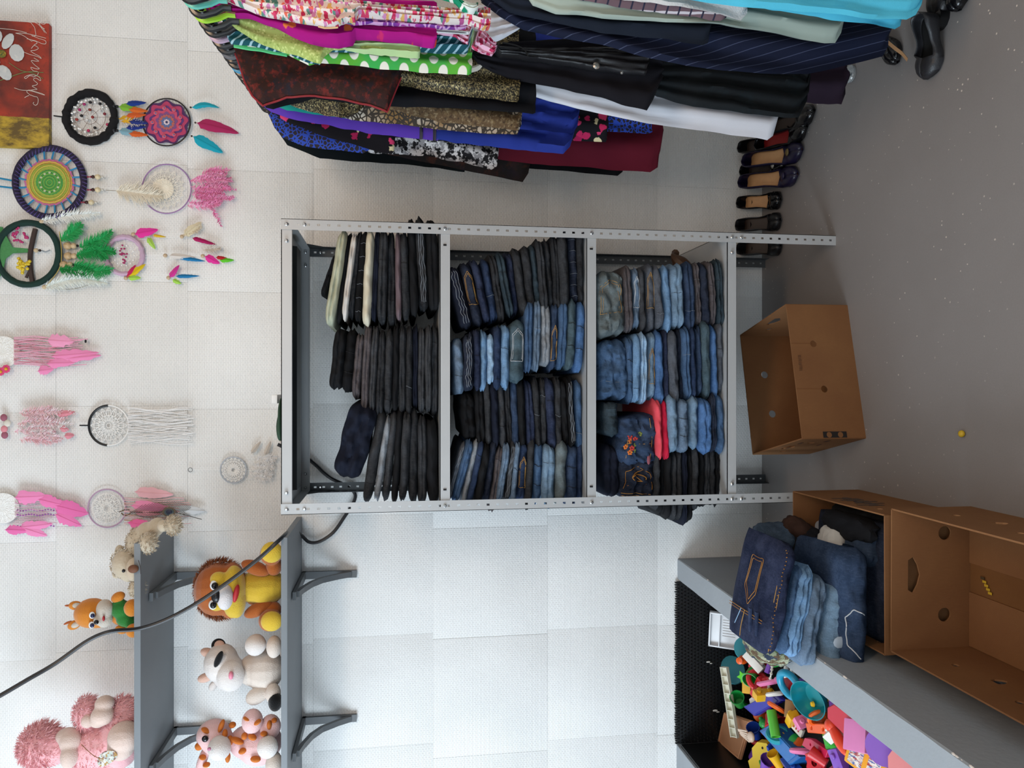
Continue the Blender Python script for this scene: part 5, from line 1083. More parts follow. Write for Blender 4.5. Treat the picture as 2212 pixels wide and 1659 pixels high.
HX = lambda cx, cy, s=1: [(cx - .055 * s, cy - .0), (cx - .045 * s, cy + .016), (cx + .045 * s, cy + .016), (cx + .055 * s, cy), (cx + .03 * s, cy - .014), (cx, cy - .022), (cx - .03 * s, cy - .014)]
# box under the shelving
A, Bp = F(1870, 946), F(1830, 660); ax = Bp - A; w1 = ax.length
M1 = frame(A, ax); 
M1.translation = A
b1 = carton(M1, w1, .39, .243, 'open empty cardboard box standing by itself under the shelving', [circ(w1 * .36, .135, .013), circ(w1 * .70, .155, .013)], [circ(w1 * .33, .14, .015), circ(w1 * .66, .155, .015)], [HX(.195, .19, .8), circ(.09, .16, .013), circ(.30, .16, .013)], None)
mb = MB(); mb.poly([(w1 * .004, .073), (w1 * .048, .073), (w1 * .048, .163), (w1 * .004, .163)], [circ(w1 * .025, .14, .0105, 14), circ(w1 * .025, .097, .0105, 14)], .001, M1 @ Matrix.Translation((0, -.0030, 0)) @ Matrix.Rotation(R(90), 4, 'X')); mb.build('black_stamp', INKB, b1, smooth=False)
for k in range(8):
    a = w1 * (.50 + .015 * k); MB().box((a, -.0032, .218 - .001 * (k % 3)), (.0022 + .0015 * (k % 2), .001, .011), M1).build('printed_digit', plain('#5a3a24', .9), b1, smooth=False)
for kx, z0 in ((.36, .135), (.70, .155)): MB().box((w1 * kx, -.0026, (z0 + .013 + .243) / 2), (.0012, .001, .243 - z0 - .013), M1).build('cut_line', plain('#7a4e2a', .9), b1, smooth=False)
for (yy, z0, hh) in ((.05, .12, .012), (.09, .2, .008), (.14, .10, .006), (.2, .19, .008)): MB().box((-.0030, yy, z0), (.001, .03, hh), M1).build('side_print', plain('#4a2a1c', .9), b1, smooth=False)
# box with jeans, against the low wall
def axis_box(xr, yb, w, l): 
    m = Matrix.Translation((xr - w, yb - l, 0)); return m
M2 = Matrix.Translation((-.382 - .405, -1.262, 0)) @ Matrix.Rotation(R(.3), 4, 'Z')
b2 = carton(M2, .405, .52, .252, 'open cardboard box overflowing with folded jeans by the low wall', [circ(.1, .14, .02), circ(.3, .14, .02)], [circ(.28, .15, .02), circ(.12, .15, .02)], [HX(.26, .17), circ(.1, .2, .01), circ(.42, .13, .008)], None)
for k in range(14): MB().box((.405 + .003, .16 + .013 * k, .17 + .02 * math.sin(k * 1.7)), (.001, .011, .05 + .03 * math.sin(k * 2.3)), M2).build('ink_smear', plain('#4a3a30', .9, var=.4), b2, smooth=False)
# empty box in front
M3 = Matrix.Translation((-.362 - .408, -1.80, 0)) @ Matrix.Rotation(R(-.4), 4, 'Z')
b3 = carton(M3, .408, .51, .252, 'open empty cardboard box nearest the camera beside low wall', [circ(.1, .14, .02), circ(.3, .14, .02)], [circ(.098, .085, .02, 24), circ(.335, .085, .02, 24), HX(.217, .185, .95)], [circ(.14, .17, .010), circ(.38, .15, .010), HX(.26, .12, .3)], None)
for (a, c) in ((.16, '#4a3a24'), (.17, '#c9a428'), (.18, '#c9a428'), (.19, '#c9a428'), (.2, '#c9a428')): MB().box((.215 - (a - .16) * .9, .51 - .055 - (a - .16) * .7, .0068), (.007, .014, .001), M3).build('yellow_sticker', plain(c, .6), b3, smooth=False)
# ================================================================== JEANS IN AND OVER THE SECOND BOX
def jeans_at(name, c, ax, w, t, dep, colr, label, lay=2, up=(0, 0, 1), sty='', mat=None):
    M = frame(c, ax, up); ob, fr = folded(name, M, w, t, dep, mat or dmat(colr), seed=RND.randint(0, 999), layers=lay, wr=.007, B=min(.035, t * .5), sag=.006)
    tag(ob, label, 'trousers', 'jeans in the overflowing box'); return ob, fr
fx = M2
def B2(x, y, z): return M2 @ Vector((x, y, z))
# lower layers inside the box (front edge of each faces the camera)
def pj(x, y, Y, w_px, t, dep, tilt, colr, label, lay=2, mat=None, yaw=0.0):
    """folded jeans whose front-bottom-centre is seen at (x, y) in the plane Y; tilt > 0: left end higher"""
    c = W(x, y, Y); return jeans_at('folded_jeans', c, (1, yaw, -tilt), w_px * pxm(c), t, dep, colr, label, lay, mat=mat)
jeans_at('folded_jeans', B2(.20, .06, .015), (1, 0, 0), .375, .075, .42, 'dark teal', 'dark green black trousers at the bottom of the overflowing box', 2)
jeans_at('folded_jeans', B2(.19, .08, .09), (1, .02, 0), .37, .065, .40, 'faded black', 'faded black jeans second from the bottom of the overflowing box', 1)
jeans_at('folded_jeans', B2(.18, .09, .155), (1, .04, -.02), .36, .06, .36, 'midnight blue', 'indigo jeans third from the bottom of the overflowing box', 2)
o, fr = pj(1868, 1312, -1.17, 250, .085, .33, .05, 'dark blue', 'wide dark blue jeans with faded thighs lying across the overflowing box', 1, yaw=.05)
stitch(fr, polyl([(.10, .55), (.2, .85), (.42, .9), (.50, .72), (.46, .35)]), 'white', o, r=.0016)
o, fr = pj(1822, 1352, -1.14, 178, .06, .28, .2, 'washed blue', 'washed blue jeans with a pale torn patch in the overflowing pile', 1, yaw=.05)
MB().ell(fr(.32, .5), (.018, .0035, .02), None, 10, 5).build('pale_patch', plain('#a9b6c4', .9), o); stitch(fr, [(.06, .1), (.06, .9)], 'white', o)
o, fr = pj(1768, 1345, -1.125, 190, .048, .28, .22, 'grey blue', 'grey blue jeans with ragged cuffs in the overflowing pile', 2, yaw=.05)
o, fr = pj(1738, 1328, -1.11, 195, .042, .28, .22, 'light blue', 'light blue jeans with frilled hem third from top of overflowing pile', 3, yaw=.04)
o, fr = pj(1716, 1320, -1.10, 190, .026, .28, .22, 'mid blue', 'mid blue jeans directly under the top pair of overflowing pile', 2, yaw=.04)
TX = dict(x=1697, y=1298, Y=-1.09, w=236, tilt=.2)
c = W(TX['x'], TX['y'], TX['Y']); wd_ = TX['w'] * pxm(c)
o, fr = pj(TX['x'], TX['y'], TX['Y'], TX['w'], .05, .27, TX['tilt'], 'midnight blue', 'dark indigo jeans with back pocket lying on top of overflowing pile', 1, mat=denim('#1c2540', .5))
Mx = frame(c, (1, 0, -TX['tilt']))
def topp(s, v): return Mx @ Vector(((s - .5) * wd_, .015 + v * .25, .0535))
def tline(pts, col, r=.0013): MB().tube(spline([topp(*p) for p in pts], 4), r, 4).build('stitching', THREAD[col], o)
stitch(fr, [(.04, .82), (.5, .88), (.96, .82)], 'tan', o, r=.0012); stitch(fr, [(.04, .70), (.5, .76), (.96, .70)], 'tan', o, r=.0010)
for k in range(26): MB().box(fr(.06 + .88 * k / 25, .79), (.0026, .002, .003)).build('belt_stitch', THREAD['gold'], o)
for dq in (0, .03): tline(polyl([(.46 + dq, .30 + dq), (.80 - dq, .26 + dq), (.80 - dq, .56 - dq), (.50 + dq, .62 - dq), (.34 + dq * 1.5, .46), (.46 + dq, .30 + dq)], 3), 'gold', .0011)
tline([(.27, .02), (.27, .95)], 'gold'); tline([(.245, .02), (.245, .95)], 'gold', .001)
for vv in (.12, .30): MB().box(topp(.22, vv) + Vector((0, 0, .002)), (.075, .014, .006)).build('belt_loop', denim('#26324e', .4), o)
tline([(.27, .5), (.12, .52), (.02, .5)], 'tan'); tline([(.27, .6), (.1, .7)], 'blue')
def crumple(name, c, rad, mat, label, seed, rot=0, amp=1.0):
    mb = MB(); mb.ell(c, rad, Matrix.Rotation(R(rot), 3, 'Y'), 30, 20, pw=.8)
    for i, p in enumerate(mb.v):
        d = p - Vector(c); k = 1 + amp * (.22 * mnoise.noise(d * 26 + Vector((seed, 0, 0))) + .20 * abs(mnoise.noise(d * 55 + Vector((0, seed, 0))))); mb.v[i] = Vector(c) + d * k
    return tag(mb.build(name, mat), label, 'clothes', 'jeans in the overflowing box')
CAMO = blotch('camouflage', ['#8d9274', '#4f5f3a', '#a9ac94', '#2f3a4c', '#5e4a38'], 22, .03, .9)
crumple('camouflage_trousers', F(1662, 1372, .43), (.085, .13, .055), CAMO, 'camouflage trousers slumped over the low wall beneath dark jeans', 5, 20, .7)
crumple('crumpled_jeans', F(1672, 1163, .35), (.055, .07, .06), denim('#3c4c5e'), 'slate blue crumpled jeans at the far end of overflowing box', 3)
crumple('crumpled_trousers', F(1718, 1140, .29), (.035, .06, .04), cloth('#38261f'), 'brown crumpled trousers at the far corner of overflowing box', 11, 30)
crumple('crumpled_trousers', F(1742, 1170, .27), (.05, .06, .04), cloth('#15151a'), 'black crumpled trousers beside the off-white shorts', 17, 30)
crumple('white_shorts', F(1800, 1165, .255), (.04, .055, .035), cloth('#b9b6b0'), 'off-white shorts bunched inside the overflowing box', 21)
crumple('crumpled_trousers', F(1835, 1137, .22), (.04, .13, .045), cloth('#15161a'), 'black bunched trousers along the outer side of overflowing box', 31)
crumple('crumpled_jeans', F(1862, 1183, .22), (.055, .06, .035), denim('#2c3a4e'), 'small blue crumpled jeans near the front of overflowing box', 41)
# ================================================================== SHOES
def pump(heel, toe, col, ins, label, H=.075, L=None, wd=1.0, toes=1.0, sole='#121214', z0=0.0, bow=None, tipz=None, grp='pumps lined up along the wall', closed=.62, roll=0):
    """heel, toe: floor points; a court shoe with upper, insole and heel"""
    heel, toe = Vector((heel[0], heel[1], z0)), Vector((toe[0], toe[1], z0)); ax = (toe - heel); L = L or ax.length
    M = frame(heel, ax) @ Matrix.Rotation(R(roll), 4, 'X'); n = 22
    t = thing('court_shoe', heel, label, 'shoe', grp)
    def sm(a, b, x): x = min(1, max(0, (x - a) / (b - a))); return x * x * (3 - 2 * x)
    def zs(s): return H * (1 - sm(.12, .66, s)) + .006 + .006 * sm(.85, 1, s)
    def hw(s): return wd * interp([(0, .0004), (.012, .010), (.03, .018), (.1, .027), (.25, .029), (.42, .027), (.6, .036), (.72, .041), (.85, .036), (.94, .024 * (2 - toes)), (1, .006)], s)
    def top(s): return interp([(0, .052), (.1, .050), (.3, .036), (.5, .030), (closed, .034), (.8, .036), (.93, .026), (1, .006)], s)
    rows = []
    for i in range(n + 1):
        s = i / n; w, z, h = hw(s), zs(s), top(s); x = s * L
        cl = sm(closed - .06, closed + .02, s); row = []
        for k in range(-6, 7):
            a = k / 6
            if abs(a) > .5:          # upper wall
                q = (abs(a) - .5) * 2
                if cl < .5: yy = w * (1.0 - .10 * q * q + .06 * math.sin(PI * q)); zz = z + h * q
                else: yy = w * math.cos(q * PI / 2) ** .7; zz = z + h * math.sin(q * PI / 2) ** .8
                row.append((math.copysign(yy, a), zz))
            else: row.append((w * a * 2 * .96, z - .004 * (1 - (2 * a) ** 2)))
        rows.append([M @ Vector((x, y, zz)) for y, zz in row])
    u = MB(); u.loft(rows, closed=False, caps=False); o = u.build('upper', col, t, ang=80)
    md = o.modifiers.new('s', 'SOLIDIFY'); md.thickness = .0025; md.offset = 0
    ii = MB(); ir = []
    for i in range(n + 1):
        s = .02 + (closed + .06 - .02) * i / n; w, z = hw(s) * .93, zs(s) + .004
        ir.append([M @ Vector((s * L, w * k / 4, z + .003 * (k / 4) ** 2)) for k in range(-4, 5)])
    ii.loft(ir, closed=False, caps=False); o = ii.build('insole', ins, t); md = o.modifiers.new('s', 'SOLIDIFY'); md.thickness = .002
    he = MB(); hh = zs(.08) - .004
    rings = []
    for q in range(6):
        f = q / 5; r_ = lerp(.0235, .008 if H > .05 else .022, min(1, f * 1.25)) * wd; cx_ = lerp(.1 * L, .075 * L, f)
        rings.append([M @ Vector((cx_ + r_ * 1.15 * math.cos(2 * PI * k / 12), r_ * math.sin(2 * PI * k / 12), hh * (1 - f))) for k in range(12)])
    he.loft(rings); he.build('heel', plain(sole, .35), t)
    if bow:
        c = M @ Vector(((closed + .14) * L, 0, zs(closed + .1) + .040)); MB().ell(c, (.016, .012, .006), None, 10, 6).build('buckle', plain(bow, .35, .3), t)
    return t
PATENT, LEA, NAVYL = plain('#0e0e11', .18, var=.1), plain('#121215', .38, var=.15, bsc=300), plain('#1a1530', .3, var=.15)
INSB, INSD, INSR = plain('#b98a5c', .6, var=.15, nsc=60), plain('#2e211a', .6, var=.2, nsc=40), plain('#8e1414', .55)
def wall_shoe(x, y, col, ins, label, H=.075, dyw=0, **k):
    T = F(x, y); ln = k.pop('L', .255); hx = T.x - (dyw * pxm(T)); 
    h_ = Vector((hx, T.y + ln, 0)); 
    if h_.y > -.035: h_.y = -.035
    return pump(h_, T, col, ins, label, H, **k)
wall_shoe(1693, 530, LEA, INSD, 'plain black pump half hidden behind the shelving post', .085, -4)
wall_shoe(1692, 474, LEA, INSD, 'matte black pump with dark lining next to the shelving post', .09, 0)
wall_shoe(1693, 430, PATENT, INSB, 'glossy black pump with tan lining second from the shelving post', .085, -8)
wall_shoe(1730, 375, NAVYL, INSB, 'dark navy peep-toe pump with tan lining beside glossy black pump', .095, -14, bow='#2a2440', wd=1.1, L=.27)
wall_shoe(1702, 352, PATENT, INSD, 'black shoe with small silver buckle behind the navy pump', .07, -6, bow='#b9b4aa')
wall_shoe(1740, 322, NAVYL, INSB, 'dark navy peep-toe pump with tan lining nearest white trousers', .095, -10, bow='#6b5a34', wd=1.1, L=.27)
wall_shoe(1705, 297, LEA, INSD, 'black pump below the white trousers hem', .08, -6)
wall_shoe(1750, 272, PATENT, INSR, 'glossy black pump with red lining under the velvet trousers', .06, 4, wd=1.1)
wall_shoe(1766, 238, PATENT, INSD, 'black rounded pump half hidden by the velvet trousers', .05, 0, wd=1.1)
def floor_shoe(hx, hy, tx, ty, col, ins, label, H=.06, **k): return pump(F(hx, hy), F(tx, ty), col, ins, label, H, grp='shoes under the turquoise dress', **k)
floor_shoe(2040, 30, 2008, 172, plain('#232327', .4, var=.15, bsc=300), plain('#0a0a0b', .6), 'dark leather pump standing beneath the turquoise dress', .03, wd=1.35, closed=.66)
floor_shoe(2052, -110, 2036, 40, LEA, plain('#0a0a0b', .6), 'dark leather shoe with creased front at the frame edge', .05, wd=1.25, closed=.5)
floor_shoe(1905, 60, 1948, 134, PATENT, INSD, 'black pointed shoe with tan strap behind the leather pump', .05, wd=.9)
floor_shoe(2072, -60, 2082, 22, PATENT, INSD, 'black pointed shoe nearest the camera at frame edge', .04, wd=.9)
mb = MB(); sp = spline([F(1900, 70, .09), F(1914, 88, .085), F(1932, 104, .075), F(1948, 116, .055), F(1960, 130, .03)], 5)
mb.loft([[p + Vector((0, -.011, .006)), p + Vector((0, .011, -.006)), p + Vector((.002, .011, -.006)), p + Vector((.002, -.011, .006))] for p in sp]); tag(mb.build('leather_strap', plain('#b0835a', .6, var=.1)), 'loose tan leather strap with punched holes beside the pointed shoe', 'strap')
tag(MB().ell(F(2077, 937, .008), (.0105, .0105, .0085), None, 14, 10).build('yellow_cap', plain('#c9a520', .5)), 'small round yellow cap lying alone on the grey floor', 'cap')
# ================================================================== TOYS IN THE PIT
def toy(name, mb, c, label, cat='toy', rough=.35, grp='plastic toys in the pit', **kw):
    return tag(mb.build(name, plain(c, rough, var=.05), **kw), label, cat, grp)
def Tm(x, y, z, rx=0, ry=0, rz=0): return Matrix.Translation(F(x, y, z)) @ Euler((R(rx), R(ry), R(rz))).to_matrix().to_4x4()
HZ = .27   # top of the heap
# heap of small mixed pieces below the recognisable toys
PAL = [('red', '#c22028'), ('yellow', '#e0aa1c'), ('green', '#1f8f3c'), ('blue', '#1c3f9a'), ('orange', '#e0621c'), ('pink', '#e07aa8'), ('white', '#d8d4cc'), ('turquoise', '#1f98a8'), ('purple', '#7a4ab0')]
def heap_z(X, Y): return .145 + .13 * min(1, max(0, (-.20 - Y) / .45)) + .03 * (X + 1.2)
k = 0
for i in range(18):
    for j in range(8):
        X = -1.55 + .092 * j + RND.uniform(-.03, .03); Y = -.26 - .088 * i + RND.uniform(-.03, .03)
        if X > -.93: continue
        cn, ch = RND.choice(PAL); kind = RND.randrange(5); z = heap_z(X, Y) + RND.uniform(-.02, .035)
        M = Matrix.Translation((X, Y, z)) @ Euler((RND.random() * 3, RND.random() * 3, RND.random() * 3)).to_matrix().to_4x4(); mb = MB(); s = RND.uniform(.8, 1.25)
        if kind == 0:
            mb.box((0, 0, 0), (.075 * s, .038 * s, .028 * s), M, bev=.004)
            for a in (-.02, .02): mb.lathe([(.009, 0), (.009, .006), (.007, .008)], 10, M @ Matrix.Translation((a * s, 0, .014 * s)))
            nm, wn = 'toy_brick', 'toy brick'
        elif kind == 1: mb.lathe([(.020 * s, 0), (.023 * s, .03), (.028 * s, .055), (.026 * s, .055), (.021 * s, .03), (.018 * s, .004)], 14, M); nm, wn = 'toy_cup', 'toy cup'
        elif kind == 2: mb.torus((0, 0, 0), (1, 0, 0), (0, 1, 0), .03 * s, .009 * s, 18, 7); mb.v = [M @ p for p in mb.v]; nm, wn = 'toy_ring', 'toy ring'
        elif kind == 3: mb.ell((0, 0, 0), (.024 * s, .024 * s, .024 * s), None, 12, 8, M); mb.lathe([(.006, 0), (.009, .012), (.003, .016)], 8, M @ Matrix.Translation((0, 0, .02 * s))); nm, wn = 'toy_ball', 'toy ball with a stub'
        else:
            mb.box((0, 0, 0), (.11 * s, .02, .01), M, bev=.003); mb.lathe([(.018, -.006), (.02, 0), (.018, .006)], 12, M @ Matrix.Translation((.055 * s, 0, 0))); nm, wn = 'toy_spoon', 'toy spoon'
        toy(nm, mb, ch, f'small {cn} plastic {wn} low in the mixed toy heap'); k += 1
# recognisable toys
mb = MB(); M = Tm(1565, 1360, .22, 62, 0, -6); mb.box((0, 0, 0), (.155, .13, .004), M, bev=.001)
for (a, b, w_, l_) in ((0, .062, .155, .006), (0, -.062, .155, .006), (.075, 0, .006, .13), (-.075, 0, .006, .13), (0, .02, .15, .004)): mb.box((a, b, .010), (w_, l_, .022), M, bev=.001)
for k in range(7): mb.box((-.03 + .012 * k, -.02, .004), (.003, .055, .002), M)
toy('storage_lid', mb, '#cfd0d2', 'white ribbed plastic container lid leaning in the pit', 'lid')
mb = MB(); M = Tm(1583, 1447, .20, 70, 10, 60); mb.poly([(.075 * math.cos(a * .3) - .0, .05 * math.sin(a * .3)) for a in range(21)], [], .006, M); toy('fish_shape', mb, '#3f8f9c', 'oval teal plastic shape standing up beside the white lid')
mb = MB(); M = Tm(1610, 1402, .23, 75, 0, 40); mb.poly([(.05 * math.cos(a * .3), .045 * math.sin(a * .3)) for a in range(21)], [], .006, M); toy('fish_shape', mb, '#3f9aa8', 'smaller teal plastic shape behind the camouflage trousers')
def flat(name, px, z, t, c, label, holes=(), cat='toy', rough=.35, lift=None):
    """a flat toy lying level: its outline seen at the pixels px, at height z"""
    P = [F(x, y, z) for x, y in px]; o = sum(P, Vector()) / len(P)
    pts = [((p - o).x, (p - o).y) for p in P]
    if sum(a[0] * b[1] - b[0] * a[1] for a, b in zip(pts, pts[1:] + pts[:1])) < 0: pts.reverse()
    M = Matrix.Translation(o - Vector((0, 0, t / 2)))
    hl = [circ(F(x, y, z).x - o.x, F(x, y, z).y - o.y, r_, 12) for x, y, r_ in holes]
    mb = MB(); mb.poly(pts, hl, t, M); ob = toy(name, mb, c, label, cat, rough); bv = ob.modifiers.new('b', 'BEVEL'); bv.width = min(.004, t * .25); bv.segments = 2; bv.limit_method = 'ANGLE'
    return ob, o, pts
a_, b_ = F(1567, 1440, .27), F(1590, 1592, .25); M = frame((a_ + b_) / 2, b_ - a_, (0, -.5, 1)); LL = (b_ - a_).length
mb = MB(); mb.box((0, 0, 0), (LL, .033, .004), M)
for k in range(9): mb.box((-LL / 2 + .003 + (LL - .006) / 8 * k, 0, .008), (.003, .03, .013), M)
for q in (-1, 1): mb.box((0, q * .016, .008), (LL, .003, .016), M)
toy('ladder_rail', mb, '#cfccba', 'long ivory plastic rail with cross ribs across the toys', 'toy')
o, c_, pts = flat('toy_tray', [(1565, 1538), (1622, 1557), (1598, 1642), (1551, 1602)], .215, .012, '#bd8763', 'flat tan plastic tray below the ivory rail', cat='tray')
MB().tube([c_ + Vector((a * .92, b * .92, .002)) for a, b in pts], .005, 6, True).build('tray_rim', plain('#c48f6b', .4), o)
def cup(x, y, z, c, label, s=1, rx=0, ry=0, rz=0, n=18): 
    mb = MB(); mb.lathe([(.001, 0), (.022 * s, 0), (.026 * s, .04 * s), (.031 * s, .062 * s), (.028 * s, .062 * s), (.023 * s, .04 * s), (.019 * s, .006), (.001, .006)], n, Tm(x, y, z, rx, ry, rz)); return toy('toy_cup', mb, c, label, 'cup')
cup(1598, 1520, .22, '#1a8a3c', 'dark green cup between ivory rail and blue lid', 1.0, 60, 20, 40)
cup(1628, 1450, .24, '#1f8f35', 'green cylinder cup touching the camouflage trousers', 1.0, 50, 10, -30)
cup(1740, 1620, .25, '#17a24a', 'bright green cup lying near the crimson toy bar', .9, -70, 30, 0)
mb = MB(); M = Tm(1605, 1425, .25, 40, 10, 0); mb.ell((0, 0, 0), (.018, .018, .03), None, 14, 10, M); mb.lathe([(.012, 0), (.014, .012), (.006, .016)], 12, M @ Matrix.Translation((0, 0, .024))); toy('toy_plug', mb, '#de5a16', 'orange bulb shaped toy next to camouflage trousers')
def block(x, y, z, d, c, label, r=(0, 0, 0), holes=0, name='toy_block', bev=.006, studs=0, cat='toy'):
    mb = MB(); M = Tm(x, y, z, *r)
    if holes: mb.poly([(-d[0] / 2, -d[1] / 2), (d[0] / 2, -d[1] / 2), (d[0] / 2, d[1] / 2), (-d[0] / 2, d[1] / 2)], [circ((k - (holes - 1) / 2) * d[0] / (holes + .5), 0, d[1] * .16, 12) for k in range(holes)], d[2], M)
    else: mb.box((0, 0, 0), d, M, bev=bev)
    for k in range(studs): mb.lathe([(.009, 0), (.009, .007), (.007, .008)], 10, M @ Matrix.Translation(((k - (studs - 1) / 2) * d[0] / studs, 0, d[2] / 2)))
    return toy(name, mb, c, label, cat)
o, c_, pts = flat('blue_plastic_plate', [(1605, 1527), (1668, 1494), (1689, 1513), (1628, 1547)], .285, .022, '#1b1c8c', 'flat royal blue plastic lid in the middle of toys')
MB().poly([(a * .82, b * .82) for a, b in pts], [], .003, Matrix.Translation(c_ + Vector((0, 0, .001)))).build('raised_panel', plain('#22249c', .35), o)
o, c_, pts = flat('toy_box', [(1639, 1578), (1663, 1564), (1728, 1636), (1706, 1654)], .305, .06, '#1a5a9c', 'big blue plastic box lying among the toys', cat='box')
MB().poly([(a * .84, b * .84) for a, b in pts], [], .003, Matrix.Translation(c_ + Vector((0, 0, .001)))).build('lid_rim', plain('#2268ac', .35), o)
flat('toy_bar', [(1739, 1561), (1800, 1565), (1802, 1588), (1744, 1583)], .315, .018, '#e85a1c', 'orange plastic bar with two round holes', [(1752, 1572, .006), (1777, 1575, .006)])
flat('toy_bar', [(1738, 1594), (1752, 1597), (1788, 1622), (1783, 1637), (1765, 1632), (1732, 1610)], .312, .018, '#bc2148', 'crimson plastic bar with star holes', [(1750, 1608, .005), (1772, 1624, .005)])
o, c_, pts = flat('toy_vehicle_part', [(1787, 1527), (1801, 1520), (1854, 1556), (1840, 1568), (1836, 1600), (1787, 1552)], .345, .04, '#c01230', 'large red molded toy part against the low wall')
block(1800, 1600, .28, (.055, .045, .04), '#3fae3c', 'light green chunky toy brick', (20, 10, 50), studs=2, name='toy_brick')
block(1862, 1592, .325, (.085, .075, .065), '#dd86bb', 'pale pink crumpled paper box against the low wall', (20, 15, 20), bev=.004, name='paper_box', cat='box')
block(1620, 1485, .25, (.05, .04, .05), '#dba53a', 'yellow toy building block with picture panel', (30, 10, 20), bev=.004, name='picture_block')
block(1640, 1488, .25, (.10, .045, .025), '#c8202a', 'red toy brick beside the picture block', (20, 5, -30), studs=3, name='toy_brick')
block(1712, 1533, .275, (.06, .045, .03), '#8a6238', 'brown cardboard toy carton with white flap', (20, 10, 10), bev=.002, name='toy_carton')
o = block(1718, 1568, .275, (.03, .075, .012), '#d8d2c4', 'white paper strip with red printed letters', (15, 5, -22), bev=.001, name='paper_strip', cat='paper')
for k in range(5): MB().box((0, -.022 + .011 * k, .0068), (.008, .005, .0012), Tm(1718, 1568, .275, 15, 5, -22)).build('printed_letter', plain('#b02a2a', .7), o)
def rod(x, y, z, r, L_, c, label, rx, ry, rz, hollow=True, name='toy_tube'):
    mb = MB(); mb.lathe([(r, 0), (r, L_), (r * .86, L_), (r * .86, .004)] if hollow else [(r * .6, 0), (r, .006), (r, L_ - .006), (r * .6, L_)], 16, Tm(x, y, z, rx, ry, rz)); return toy(name, mb, c, label)
def rod2(a, b, r, c, label):
    ax = b - a; M = frame(a, ax) @ Matrix.Rotation(R(90), 4, 'Y'); mb = MB(); L_ = ax.length
    mb.lathe([(.002, 0), (r * .95, 0), (r, .004), (r, L_), (r * .84, L_), (r * .84, .006), (.002, .006)], 18, M); return toy('toy_tube', mb, c, label)
rod2(F(1666, 1535, .315), F(1676, 1592, .325), .0175, '#55b53a', 'lime green plastic tube with its open end toward the camera')
mb = MB(); mb.torus((0, 0, 0), (1, 0, 0), (0, 1, 0), .043, .0125, 36, 12); M = Tm(1706, 1480, .345, 16, -16, 0); mb.v = [M @ p for p in mb.v]; toy('swim_ring_toy', mb, '#1c8cac', 'turquoise plastic ring with a red piece inside', 'ring')
block(1708, 1482, .32, (.055, .05, .02), '#a81622', 'dark red plastic piece seen through the turquoise ring', (20, 10, 30))
mb = MB(); M = Tm(1764, 1500, .305, 14, -24, 35); mb.lathe([(.001, 0), (.04, 0), (.055, .025), (.064, .05), (.061, .05), (.052, .025), (.038, .004), (.001, .004)], 28, M); gl = N('clear_turquoise_plastic'); gl.b.inputs['Transmission Weight'].default_value = .55
tag(mb.build('toy_bowl', gl.done(lin('#1fa5b0'), .2)), 'translucent turquoise bowl tucked against the low wall', 'bowl', 'plastic toys in the pit')
for (x, y, z, r_, c, lb) in ((1642, 1492, .27, .0135, '#dca01c', 'small yellow ball beside the picture block'), (1634, 1502, .26, .0125, '#d8981a', 'second small yellow ball touching the royal blue lid'), (1757, 1521, .29, .024, '#e8b31c', 'yellow plastic egg half under turquoise bowl')):
    mb = MB(); mb.ell((0, 0, 0), (r_, r_, r_ * 1.15), None, 14, 10, Tm(x, y, z)); mb.lathe([(r_ * .4, 0), (r_ * .3, r_ * .3), (r_ * .1, r_ * .35)], 8, Tm(x, y, z + r_)); toy('toy_ball', mb, c, lb, 'ball')
mb = MB(); mb.ell((0, 0, 0), (.028, .028, .034), None, 16, 10, Tm(1768, 1547, .28, 30)); o = toy('toy_egg', mb, '#d8cfcc', 'white plastic egg with red ring marks', 'toy')
for (a, b) in ((-.012, -.022), (.01, -.026)): MB().torus(F(1768, 1547, .28) + Vector((a, b, .012)), (1, 0, 0), (0, .3, 1), .006, .0016, 14, 5).build('ring_mark', plain('#b02a3a', .5), o)
mb = MB(); M = Tm(1648, 1635, .235, 30, 10, -20); mb.poly([(-.075, .02), (-.05, .04), (-.02, .03), (.01, .045), (.05, .035), (.075, .0), (.05, -.035), (.0, -.045), (-.03, -.03), (-.055, -.04), (-.075, -.02), (-.06, .0)], [], .034, M); o = toy('foam_fish', mb, '#cfae24', 'yellow rubber fish with a pink belly at the frame edge', 'toy', .6)
MB().poly([(-.07, -.02), (-.05, -.034), (0, -.04), (.05, -.03), (.05, -.05), (0, -.062), (-.05, -.052)], [], .03, M).build('pink_belly', plain('#d8849a', .6), o); MB().ell(M @ Vector((.045, .008, .018)), (.005, .005, .003), None, 8, 5).build('eye', INKB, o)
mb = MB(); M = Tm(1812, 1598, .32, 25, 0, 60); mb.ell((0, 0, 0), (.055, .018, .016), None, 16, 10, M); mb.ell((.05, 0, 0), (.022, .02, .018), None, 12, 8, M); toy('toy_carrot', mb, '#e0482a', 'glossy orange red bowling pin shaped toy', 'toy')
mb = MB(); M = Tm(1912, 1614, .345, 50, 25, 0); mb.poly([(.05 * math.cos(a * .3), .05 * math.sin(a * .3)) for a in range(21)], [], .006, M); toy('toy_disc', mb, '#8a5ac0', 'round purple plastic disc against the low wall')
mb = MB(); M = Tm(1958, 1652, .34, 45, 25, 10); mb.poly([(-.06, -.03), (.06, -.03), (.05, .03), (0, .045), (-.05, .03)], [], .008, M); toy('toy_flap', mb, '#e88a92', 'salmon pink plastic flap at the corner of the pit')
o = block(1878, 1645, .30, (.075, .13, .04), '#e09a1c', 'orange toy telephone with a picture screen', (20, 10, -8), bev=.010, name='toy_telephone')
